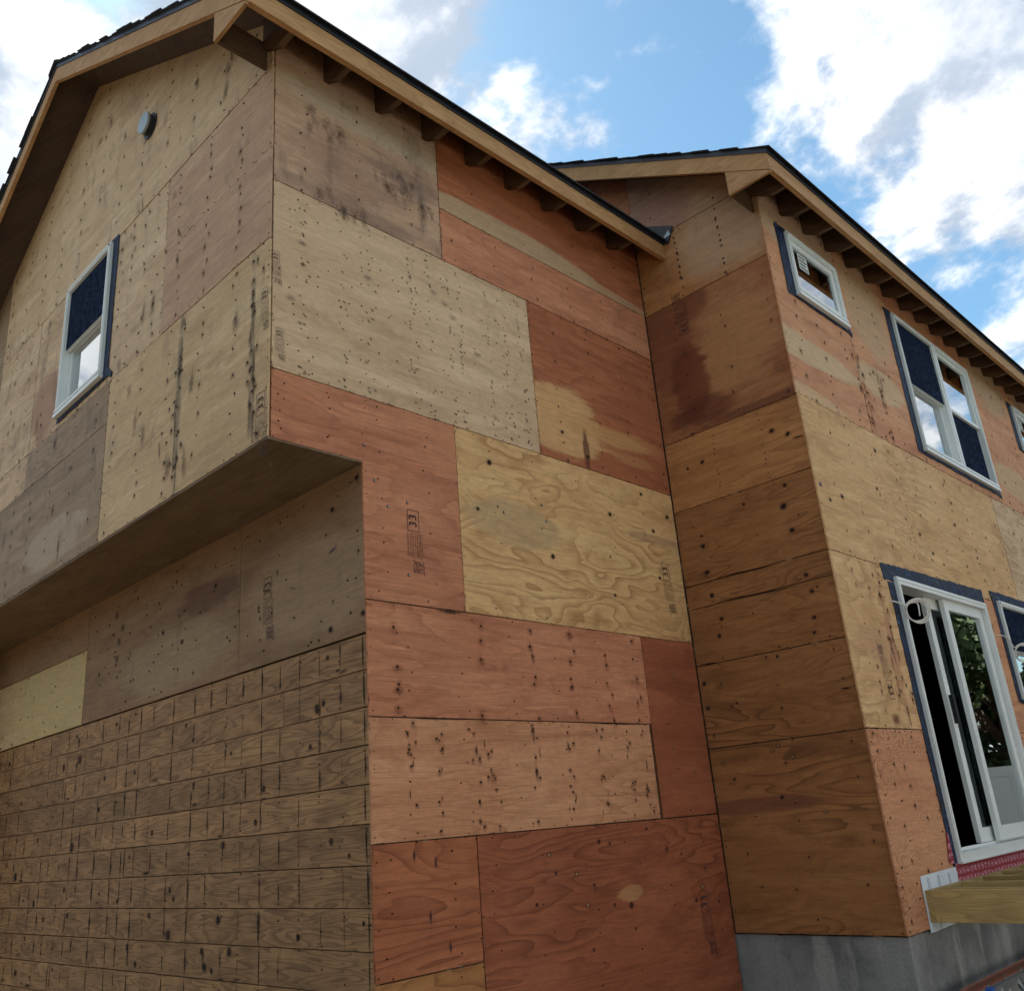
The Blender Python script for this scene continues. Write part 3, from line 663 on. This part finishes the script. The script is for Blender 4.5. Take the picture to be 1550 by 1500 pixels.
# E plywood
FR['F'] = lambda u, z, n: (u, DP-.012-n, z); OPEN['F'] = []
rows('F', XL, -.02, -.965, -.03, .406, .2, .22, .05, .005, .02, key='F') if False else None
for _ in range(130): nail('F', R.uniform(-5.9, -.05), R.uniform(-.95, -.04), .006, .02 if R.random() < .3 else 0, key='F')
for u, z in ((-.06, -.08), (-.30, -.20), (-.03, -.86), (-.33, -.89), (-1.65, -.33), (-2.4, -.5), (-2.1, -.62)): knot('F', u, z, .017, key='F')
ST['F'].decal('F', -.30, -.44, .06, .012, .3, (.05, .05, .13), .8, .1, .8)
for z in (-.2, -.32, -.42, -.55): ST['F'].decal('F', -3.2+R.gauss(0, .05), z, .05, .05, 0, (.07, .055, .05), .6, 0, .8)
for k in 'ABCDF':
    ww = WALL['E' if k == 'F' else k]
    ST[k].build('weather_stain', 'stain', ww, kind='stuff')
    NL[k].build('nail_head', 'nail', ww, kind='stuff')
    if k != 'F' and NB[k].f: NB[k].build('bright_nail_head', 'nailb', ww, kind='stuff')

# ------------------------------------------------------------------ grade stamps
def text_polys(txt, size):
    cu = bpy.data.curves.new('stamp_text', 'FONT'); cu.body = txt; cu.size = size; cu.align_x = 'CENTER'; cu.align_y = 'CENTER'
    cu.fill_mode = 'FRONT'; o = bpy.data.objects.new('stamp_text', cu); COLL.objects.link(o)
    bpy.context.view_layer.update()
    me = o.evaluated_get(bpy.context.evaluated_depsgraph_get()).to_mesh()
    res = [[(me.vertices[i].co.x, me.vertices[i].co.y) for i in p.vertices] for p in me.polygons]
    o.to_mesh_clear(); bpy.data.objects.remove(o); bpy.data.curves.remove(cu); return res
P33 = text_polys('33', .085)
def stamp(fr, u, z, direction=1, scale=1.0, lines=True, body=True, only33=False):
    """printed grade mark turned on its side; direction 1 reads upwards"""
    b = MB(); F = FR[fr]; n = .0028
    def T(x, y):                    # x along the reading direction, y up of the letters
        x, y = x*scale, y*scale
        return (u-y, z+x) if direction > 0 else (u+y, z-x)
    def q(pts): b.face([F(*T(x, y), n) for x, y in pts], [(x, y) for x, y in pts])
    def rect(x0, x1, y0, y1, w=.0035):
        for a in ((x0, x1, y0, y0+w), (x0, x1, y1-w, y1), (x0, x0+w, y0+w, y1-w), (x1-w, x1, y0+w, y1-w)):
            q([(a[0], a[2]), (a[1], a[2]), (a[1], a[3]), (a[0], a[3])])
    for p in P33: q([(x, y*.95) for x, y in p])
    rect(-.066, .066, -.044, .044)
    if lines:
        rect(-.225, -.078, -.062, .018, .002)
        for y in (.026, .040, .046): q([(-.222, y), (-.08, y), (-.08, y+.0018), (-.222, y+.0018)])
        rr = random.Random(int(u*1000)+5)
        def dashes(x0, x1, y, h):
            x = x0
            while x < x1:
                w = rr.uniform(.003, .008)
                if rr.random() < .75: q([(x, y), (x+w, y), (x+w, y+h), (x, y+h)])
                x += w+rr.uniform(.0015, .004)
        for y in (-.052, -.040, -.028, -.014, .002): dashes(-.215, -.09, y, .005)
        for i in range(7): dashes(-.315, -.245, -.055+i*.010, .006)
        q([(-.33, -.068), (-.24, -.068), (-.24, -.064), (-.33, -.064)])
    o = b.build('grade_stamp', 'ink', WALL['E' if fr == 'F' else fr]); return o
stamp('B', .945, -.293, 1, .98)
stamp('B', 3.405, -.262, 1, 1.0)
stamp('B', .037, 1.10, 1, .55)
stamp('B', .066, .62, 1, .5)
stamp('B', 3.32, -2.55, 1, 1.0)
stamp('C', .36, 1.775, -1, 1.05)
stamp('A', -.066, .21, 1, 1.0)
stamp('A', -.045, .86, 1, .7)
stamp('F', -.99, -.50, 1, 1.0)
stamp('D', 4.13, -1.30, -1, 1.0)

# ------------------------------------------------------------------ roofs
def slope_board(b, x0, x1, zf, lo, hi, y0, y1):
    """prism in the x-z plane between zf(x)+lo and zf(x)+hi, from y0 to y1"""
    b.prism('X', [(x0, zf(x0)+lo), (x1, zf(x1)+lo), (x1, zf(x1)+hi), (x0, zf(x0)+hi)], -y1, -y0)
def roof(xe, xr, uf, y0, y1, wallx, rafters, ystop):
    """gable roof: deck, shingle courses, fascia, rafter tails; right eave at xe, ridge at xr"""
    xl = 2*xr-xe
    ufl = lambda x: uf(2*xr-x)
    b = MB(); slope_board(b, xr, xe, uf, 0, .018, y0, y1); slope_board(b, xl, xr, ufl, 0, .018, y0, y1)
    rf = b.build('roof', M['deck_ply'], house)
    for side in (1, -1):
        n = int((xe-xr)*1.151/.14)+1; dx = .14/1.151
        for i in range(n):
            q = MB(); a = xe+.035-i*dx; c = max(a-dx*1.25, xr)
            if a <= xr: break
            o0, o1 = R.uniform(.012, .04), R.uniform(0, .02); lift = .0195
            f = lambda x: uf(x)
            pts = [(a, f(a)+lift+.004), (c, f(c)+lift), (c, f(c)+lift+.008), (a, f(a)+lift+.016)]
            if side < 0: pts = [(2*xr-x, z) for x, z in pts]
            q.prism('X', pts, -(y1+o1), -(y0-o0)); q.build('shingle_course', 'shingle', rf)
    q = MB(); q.prism('X', [(xr-.12, uf(xr)-.12*SL+.035), (xr, uf(xr)+.04), (xr+.12, uf(xr)-.12*SL+.035), (xr, uf(xr)+.052)], -y1, -(y0-.03)); q.build('ridge_cap', 'shingle', rf)
    # eave fascia and drip edge
    q = MB(); q.wbox(xe-.040, xe-.002, y0+.032, ystop, uf(xe)-.160, uf(xe)-.006); q.build('fascia_board', 'fascia', rf)
    q = MB(); q.wbox(xe-.0005, xe+.007, y0, ystop, uf(xe)-.026, uf(xe)+.020); q.build('drip_edge', 'drip', rf)
    # rake fascias
    q = MB(); slope_board(q, xr+.001, xe-.0025, uf, -.170, -.002, y0, y0+.030); q.build('rake_board', 'fascia', rf)
    q = MB(); slope_board(q, xl, xr-.001, ufl, -.170, -.002, y0, y0+.030); q.build('rake_board', 'fascia', rf)
    q = MB(); slope_board(q, xr, xe, uf, -.022, .019, y0-.007, y0-.001); q.build('drip_edge', 'drip', rf)
    q = MB(); slope_board(q, xl, xr, ufl, -.022, .019, y0-.007, y0-.001); q.build('drip_edge', 'drip', rf)
    # boxed eave return at the corner
    bot = uf(xe)-.185; xi = xe-.365
    q = MB(); q.prism('X', [(xi, bot), (xe-.006, bot), (xe-.006, uf(xe)-.172), (xi, uf(xi)-.172)], -(y0+.026), -(y0+.004)); q.build('eave_return', 'fascia', rf)
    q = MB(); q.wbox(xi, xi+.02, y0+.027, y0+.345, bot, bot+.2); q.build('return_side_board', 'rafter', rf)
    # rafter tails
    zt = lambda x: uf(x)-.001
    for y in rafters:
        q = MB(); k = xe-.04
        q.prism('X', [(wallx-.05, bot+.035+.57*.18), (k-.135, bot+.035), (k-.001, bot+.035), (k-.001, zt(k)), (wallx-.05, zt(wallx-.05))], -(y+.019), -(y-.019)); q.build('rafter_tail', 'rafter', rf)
    return rf
roof1 = roof(.293, RX, under1, -.352, L-.004, 0, [-.02+.405*i for i in range(9)], L-.003)
roof2 = roof(1.502, -2.9, under2, L-.345, 16.2, W, [3.60+.395*i for i in range(31)], 16.2)
roof1['label'] = 'lower gable roof over the left wing'; roof2['label'] = 'higher gable roof over the right wing'
fl = MB(); fl.prism('C', [(.06, 2.93), (.414, 2.741), (.345, 2.60), (.06, 2.74)], .004, .016); fl.build('step_flashing', 'black', roof1)
fl = MB(); fl.prism('C', [(.30, 2.66), (.385, 2.665), (.37, 2.72)], .018, .020); fl.build('torn_flashing_flap', 'galv', roof1)
# frieze blocking strip above D under the rafters is the sheet itself

# ------------------------------------------------------------------ windows and door
def rag(poly, step=.05, amp=.006):     # hand torn edges
    out = []
    for i in range(len(poly)):
        (a, b), (c, d) = poly[i], poly[(i+1) % len(poly)]; n = max(1, int(math.hypot(c-a, d-b)/step))
        out += [(a+(c-a)*k/n+R.uniform(-amp, amp), b+(d-b)*k/n+R.uniform(-amp, amp)) for k in range(n)]
    return out
def window(fr, u0, u1, z0, z1, layout, tape=(.11, .035, .05, .055), label=None):
    F = FR[fr]; w = .045
    b = MB()
    b.box(fr, u0, u0+w, z0, z1, -.09, .028); b.box(fr, u1-w, u1, z0, z1, -.09, .028)
    b.box(fr, u0+w, u1-w, z1-w, z1, -.09, .028); b.box(fr, u0+w, u1-w, z0, z0+w, -.09, .030)
    b.box(fr, u0-.008, u1+.008, z0-.03, z0-.0005, -.02, .040)               # sill nose
    b.box(fr, u0+.010, u1-.010, z0+.012, z0+.03, .0305, .040)
    b.box(fr, u0+.014, u0+.028, z0+.032, z1-.0145, .0285, .034); b.box(fr, u1-.028, u1-.014, z0+.032, z1-.0145, .0285, .034); b.box(fr, u0+.014, u1-.014, z1-.028, z1-.014, .0285, .034)
    o = b.build('window', 'vinyl', house)
    if label: o['label'] = label
    l, r_, tt, bb = tape
    j = lambda s=.008: R.uniform(-s, s)
    q = MB()
    q.prism(fr, rag([(u0-l+j(), z0-.05+j()), (u0+.01, z0-.05), (u0+.01, z1+.03), (u0-l+j(), z1+.03+j())]), .001, .004)
    q.prism(fr, rag([(u1-.01, z0-.05), (u1+r_+j(), z0-.05+j()), (u1+r_+j(), z1+.03+j()), (u1-.01, z1+.03)]), .001, .0042)
    q.prism(fr, rag([(u0-l-.01, z1-.01), (u1+r_+.012, z1-.01), (u1+r_+j(), z1+tt+j()), (u0-l-.02, z1+tt+j())]), .001, .0058)
    q.prism(fr, rag([(u0-l*.7, z0+.02), (u0-l*.6, z0-bb), ((u0+u1)/2, z0-bb-.008), (u1+r_, z0-bb+j()), (u1+r_+.06, z0-bb-.025), (u1+r_+.07, z0-bb+.01), (u1+r_, z0+.02)]), .001, .0064)
    q.build('flashing_tape', 'tape', o)
    a0, a1, c0, c1 = u0+w+.002, u1-w-.002, z0+w+.002, z1-w-.002
    def sash(p0, p1, q0, q1, n, s=.038, kind='glass', lock=False):
        k = MB(); k.box(fr, p0, p0+s, q0, q1, n-.028, n); k.box(fr, p1-s, p1, q0, q1, n-.028, n)
        k.box(fr, p0+s, p1-s, q0, q0+s, n-.028, n); k.box(fr, p0+s, p1-s, q1-s, q1, n-.028, n)
        k.build('sash', 'vinyl', o)
        g = MB(); g.box(fr, p0+s-.004, p1-s+.004, q0+s-.004, q1-s+.004, n-.018, n-.012); g.build('pane', 'glass', o)
        if kind == 'screen':
            g = MB(); g.box(fr, p0+.006, p1-.006, q0+.006, q1-.006, n+.004, n+.0055); g.build('insect_screen', 'screen', o)
    if layout == 'awning':
        sash(a0, a1, c0, c1, .008, .05)
        k = MB(); k.box(fr, a0+.14, a0+.30, c1-.22, c1-.07, -.0035, -.0025); k.build('label_sticker', 'paper', o)
        k = MB()
        for i in range(4): k.box(fr, a0+.155, a0+.285-.02*(i % 2), c1-.205+i*.034, c1-.192+i*.034, -.0024, -.0018)
        k.build('sticker_print', 'ink', o)
    elif layout == 'hung':
        mz = (c0+c1)/2
        sash(a0, a1, mz-.02, c1, .004, .036, 'screen'); sash(a0, a1, c0, mz+.018, -.030, .042)
    elif layout == 'twin':
        mz = (c0+c1)/2; mu = (a0+a1)/2
        k = MB(); k.box(fr, mu-.055, mu+.055, c0, c1, -.09, .026); k.box(fr, mu-.012, mu+.012, c0, c1, .0265, .032); k.build('mullion', 'vinyl', o)
        sash(a0, mu-.057, mz-.02, c1, .004, .036, 'screen'); sash(a0, mu-.057, c0, mz+.018, -.030, .042)
        sash(mu+.057, a1, mz-.02, c1, .004, .036); sash(mu+.057, a1, c0, mz+.018, -.030, .042, 'screen')
    return o
window('A', -3.14, -2.28, 1.32, 2.455, 'hung', (.02, .09, .035, .06), 'double hung window in the left gable wall')
window('D', 3.97, 4.84, 1.815, 2.385, 'awning', (.13, .03, .025, .05), 'small awning window under the eave nearest the corner')
window('D', 6.01, 7.99, .965, 2.385, 'twin', (.13, .03, .025, .06), 'twin double hung window on the upper floor')
window('D', 9.51, 10.38, 1.815, 2.385, 'awning', (.12, .03, .025, .05), 'small awning window at the right edge')
window('D', 6.95, 8.77, -1.24, -.36, 'hung', (.10, .05, .09, .06), 'lower floor window right of the patio door')
# patio door
b = MB(); u0, u1, z0, z1, w = 4.615, 6.54, -2.445, -.435, .05
b.box('D', u0, u0+w, z0, z1, -.115, .030); b.box('D', u1-w, u1, z0, z1, -.115, .030)
b.box('D', u0+w, u1-w, z1-.055, z1, -.115, .030); b.box('D', u0+w, u1-w, z0, z0+.055, -.115, .034)
b.box('D', u0+w, u1-w, z0+.0555, z0+.075, -.062, -.050); b.box('D', u0-.004, u1+.004, z0-.012, z0-.0005, -.02, .044)
b.box('D', u0+.012, u0+.026, z0+.056, z1-.013, .0305, .036); b.box('D', u1-.026, u1-.012, z0+.056, z1-.013, .0305, .036); b.box('D', u0+.027, u1-.027, z1-.026, z1-.012, .0305, .036)
door = b.build('sliding_door', 'vinyl', house); door['label'] = 'white sliding patio door standing partly open'
def leaf(p0, p1, n, s=.085):
    q0, q1 = z0+.077, z1-.058
    k = MB(); k.box('D', p0, p0+s, q0, q1, n-.036, n); k.box('D', p1-s, p1, q0, q1, n-.036, n)
    k.box('D', p0+s, p1-s, q0, q0+.10, n-.036, n); k.box('D', p0+s, p1-s, q1-s, q1, n-.036, n)
    k.build('door_leaf', 'vinyl', door)
    g = MB(); g.box('D', p0+s-.004, p1-s+.004, q0+.096, q1-s+.004, n-.022, n-.016); g.build('pane', 'glass', door)
leaf(5.34, 6.24, -.066); leaf(5.585, 6.487, -.008)
k = MB(); k.box('D', 5.372, 5.394, -1.50, -1.28, -.0655, -.035); k.build('handle', 'black', door)
k = MB()
k.prism('D', rag([(4.44, -.475), (6.60, -.450), (6.605, -.30), (4.425, -.345)]), .001, .0050)
k.prism('D', rag([(4.50, -.48), (4.62, -.48), (4.62, -2.60), (4.545, -2.60)]), .001, .0040)
k.prism('D', [(6.535, -.46), (6.60, -.455), (6.59, -2.3), (6.535, -2.3)], .001, .0040)
k.build('flashing_tape', 'tape', door)
k = MB(); k.box('D', 4.56, 6.62, -2.60, -2.452, .0045, .0075); k.build('sill_flashing', 'red', door)
k = MB(); k.prism('D', [(4.47, -2.44), (4.53, -2.25), (4.545, -2.26), (4.55, -2.45)], .0045, .009); k.build('folded_flashing_end', 'red', door)
mem = MB(); mem.prism('D', [(3.955, -2.478), (4.60, -2.470), (4.60, -2.79), (3.945, -2.803)], .002, .0045)
mem = mem.build('flashing_membrane', 'membrane', WALL['D'])
mk = MB(); rr = random.Random(3)
for i, uu in enumerate((4.05, 4.22, 4.40, 4.10)):
    zz = -2.53 if i < 3 else -2.775
    for s in range(2):
        p = [(uu+.02*s+rr.uniform(-.004, .004), zz+.035*q+rr.uniform(-.004, .004)) for q in (-1, -.3, .3, 1)]
        for (a, c), (e, f) in zip(p, p[1:]):
            mk.prism('D', [(a, c), (a+.003, c), (e+.003, f), (e, f)], .0046, .0056)
mk.build('membrane_print', 'pink', WALL['D'])
# round vent stub high in the gable
b = MB(); n = 20
ci = lambda r, n0: [FR['A'](-1.745+r*math.cos(6.2832*i/20), 3.20+r*math.sin(6.2832*i/20), n0) for i in range(20)]
def lathe(b, prof):
    rs = [ci(r, q) for r, q in prof]
    for a, c in zip(rs, rs[1:]):
        for i in range(n): b.face([a[i], a[(i+1) % n], c[(i+1) % n], c[i]], [(0, 0)]*4)
    return rs
rs = lathe(b, [(.105, .002), (.105, .010), (.083, .012), (.083, .055)]); vent = b.build('wall_vent', 'drip', house)
b = MB(); rs = lathe(b, [(.086, .045), (.089, .058), (.086, .064), (.03, .068)]); b.face(rs[-1], [(0, 0)]*n); b.build('vent_cap', 'galv', vent)

# ------------------------------------------------------------------ deck framing
deck = empty('deck_frame', (2.4, 5.7, 0)); deck['label'] = 'unfinished deck frame of treated joists below the patio door'; deck['category'] = 'deck frame'
def dpart(name, *bx):
    o = one(name, 'treated', None, *bx); o.parent = deck; o.matrix_parent_inverse = Matrix.Translation((-2.4, -5.7, 0)); return o
dpart('ledger', (W+.006, W+.043, 3.972, 7.6, -2.745, -2.562))
for y in (3.972, 4.085, 4.49, 4.90, 5.31, 5.72, 6.13, 6.54, 6.95, 7.36): dpart('joist', (W+.0435, 3.60, y, y+.038, -2.746, -2.560))
dpart('rim_joist', (3.601, 3.639, 3.972, 7.6, -2.747, -2.561))
for y in (4.02, 7.4): dpart('post', (3.50, 3.59, y, y+.09, -ZO-.05, -2.748))

# ------------------------------------------------------------------ cables
def cable(loc, radius, loops, start, label, seed):
    rr = random.Random(seed); pts = []; cu, cz = loc
    pts += [FR['D'](start[0], start[1], -.005), FR['D'](start[0]+.03, start[1]-.004, .03), FR['D'](start[0]+.12, start[1]-.03, .055)]
    for i in range(int(loops*18)):
        a = 2.6-i*6.2832/18; rad = radius*(1+.10*math.sin(i*.35)+.05*rr.uniform(-1, 1)*.3)
        pts.append(FR['D'](cu+rad*.55*math.cos(a)+.01*math.sin(i*.3), cz+rad*.95*math.sin(a)-.0005*i, .105+.8*rad*math.cos(a)+.012*math.sin(i*.41)))
    e = pts[-1]; pts += [(e[0]+.01, e[1]-.03, e[2]-.05), (e[0]+.012, e[1]-.05, e[2]-.11)]
    # smooth
    f = []
    for i in range(len(pts)-1):
        a, c = Vector(pts[i]), Vector(pts[i+1]); f += [a, (a+c)/2]
    f.append(Vector(pts[-1])); f = [f[0]]+[(f[i-1]+f[i]*2+f[i+1])/4 for i in range(1, len(f)-1)]+[f[-1]]
    b = MB(); b.tube(f, .0052, 7); o = b.build('electrical_cable', 'cable', None, smooth=True)
    o['label'] = label; o['category'] = 'cable'; o['group'] = 'cable coils hanging from the window wall'; return o
cable((4.66, -.71), .088, 3.3, (4.45, -.64), 'white cable coil hanging in front of the open patio door', 4)
cable((7.0, -.86), .085, 2.6, (6.74, -.70), 'white cable coil hanging by the lower window at the right edge', 9)

# ------------------------------------------------------------------ ladders leaning on the foundation
def ladder(x_top, z_top, x_bot, y0, y1, mat, label, capm=None):
    b0 = empty('ladder', (x_bot, (y0+y1)/2, 0)); b0['label'] = label; b0['category'] = 'ladder'; b0['group'] = 'ladders leaning against the foundation'
    inv = Matrix.Translation((-x_bot, -(y0+y1)/2, 0))
    def put(o): o.parent = b0; o.matrix_parent_inverse = inv
    zb = -ZO+.034
    for x, z in ((x_top, z_top), (x_bot, zb)): put(one('rail', mat, None, (x-.014, x+.014, y0, y1, z-.022, z+.022)))
    y = y0+.15
    while y < y1:
        q = MB(); q.tube([(x_top, y, z_top), (x_bot, y, zb)], .016, 8); put(q.build('rung', 'alu', None)); y += .305
    for x, z in ((x_top, z_top), (x_bot, zb)): put(one('end_cap', capm or 'black', None, (x-.018, x+.018, y0-.03, y0+.02, z-.027, z+.027)))
ladder(1.315, -3.135, 1.40, 3.9, 8.2, 'fibre', 'reddish fibreglass ladder on its side against the concrete')
ladder(1.475, -3.12, 1.70, 3.98, 8.0, 'alu', 'bare aluminium ladder on its side in front of the reddish one', 'blue')

# ------------------------------------------------------------------ fence and trees across the yard (seen in the door glass), and unseen tree rows added for shade
pm = {}
def fence_line(x0, y0, ang, bays, label):
    fence = empty('vinyl_fence', (x0, y0, 0)); fence.rotation_euler.z = ang; fence['label'] = label; fence['category'] = 'fence'; fence['group'] = 'white vinyl fences round the yard'
    def fp(name, key, boxes, u, z=0.0):
        if key not in pm:
            b = MB()
            for q in boxes: b.wbox(*q)
            me = b.mesh(name); me.materials.append(M['vinyl2']); pm[key] = me
        o = bpy.data.objects.new(name, pm[key]); COLL.objects.link(o); o.location = (0, u, z); o.parent = fence
    for i in range(bays+1):
        y = i*2.44
        fp('fence_post', 'p', [(-.064, .064, -.064, .064, -ZO-.1, -ZO+1.92), (-.08, .08, -.08, .08, -ZO+1.921, -ZO+1.95)], y)
        if i == bays: break
        for zz in (.10, 1.72): fp('fence_rail', 'r', [(-.025, .025, .065, 2.375, -ZO, -ZO+.14)], y, zz)
        for k in range(8): fp('fence_panel', 'b', [(-.011, .011, .0, .284, -ZO+.241, -ZO+1.719)], y+.07+k*.287)
fence_line(9.0, -12, 0, 10, 'white vinyl privacy fence running along the side of the yard')
fence_line(8.9, 13.2, math.pi/2, 3, 'white vinyl privacy fence across the back of the yard, mirrored in the door glass')
def tree(x, y, h, rad, seed, label, n=7000):
    rr = random.Random(seed); o = empty('tree', (x, y, 0)); o['label'] = label; o['category'] = 'tree'; o['group'] = 'trees behind the white fence'
    inv = Matrix.Translation((-x, -y, 0)); zb = -ZO
    b = MB(); b.tube([(x, y, zb-.1), (x+.05, y, zb+h*.3), (x-.1, y+.1, zb+h*.6), (x, y, zb+h*.9)], [.22, .17, .11, .03], 9)
    cl = []
    for i in range(30):
        a = rr.uniform(0, 6.28); zz = rr.uniform(.22, .95); rr2 = rad*math.sin(math.pi*min(1, (zz-.15)/.9))*rr.uniform(.35, .95)
        c = Vector((x+rr2*math.cos(a), y+rr2*math.sin(a), zb+h*zz)); cl.append((c, rad*rr.uniform(.25, .45)))
        b.tube([(x, y, zb+h*max(.2, zz-.2)), tuple((Vector((x, y, zb+h*max(.2, zz-.12)))+c)/2), tuple(c)], [.06, .04, .012], 6)
    t_ = b.build('trunk', 'bark', None); t_.parent = o; t_.matrix_parent_inverse = inv
    q = MB()
    for i in range(n):
        c, s = cl[i % len(cl)]
        d = Vector((rr.gauss(0, 1), rr.gauss(0, 1), rr.gauss(0, .8))).normalized()*s*rr.random()**.45; p = c+d
        a = Vector((rr.gauss(0, 1), rr.gauss(0, 1), rr.gauss(0, 1))).normalized(); e = a.cross(Vector((rr.gauss(0, 1), rr.gauss(0, 1), rr.gauss(0, 1)))).normalized()
        k = rr.uniform(.08, .16)
        q.face([p-a*k, p+e*k*.5, p+a*k, p-e*k*.5], [(0, 0), (1, 0), (1, 1), (0, 1)])
    c_ = q.build('crown', 'leaf', None); c_.parent = o; c_.matrix_parent_inverse = inv
    return o
t1 = tree(4.6, 17.5, 5.6, 2.4, 1, 'leafy tree behind the back fence, nearest the house', 13000)
t2 = tree(7.4, 21.5, 6.0, 2.8, 2, 'tall leafy tree well behind the back fence')
tree(2.4, 19.5, 5.0, 2.2, 3, 'low leafy tree behind the back fence beside the house wall')
def plant(src, x, y, rot, sc, label, group):
    c = src.copy(); COLL.objects.link(c); c.location = (x, y, 0); c.rotation_euler.z = rot; c.scale = (sc, sc, sc)
    c['label'] = label; c['group'] = group
    for ch in src.children:
        k = ch.copy(); COLL.objects.link(k); k.parent = c; k.matrix_parent_inverse = ch.matrix_parent_inverse
rr = random.Random(12)
for i in range(8): plant((t1, t2)[i % 2], 12.5+rr.uniform(-.8, 1.2), -13+i*3.7, rr.uniform(0, 6), rr.uniform(.95, 1.15), 'unseen leafy tree added beyond the side fence to shade the walls', 'trees added along the side of the yard for shade')  # added out of view to block low sky and darken the lower walls
for i in range(7): plant((t2, t1)[i % 2], -16+i*4.0, -13.5+rr.uniform(-1, 1), rr.uniform(0, 6), rr.uniform(.95, 1.15), 'unseen leafy tree added across the front of the yard to shade the walls', 'trees added across the front of the yard for shade')  # second unseen row, added to cut low sky light on the gable side
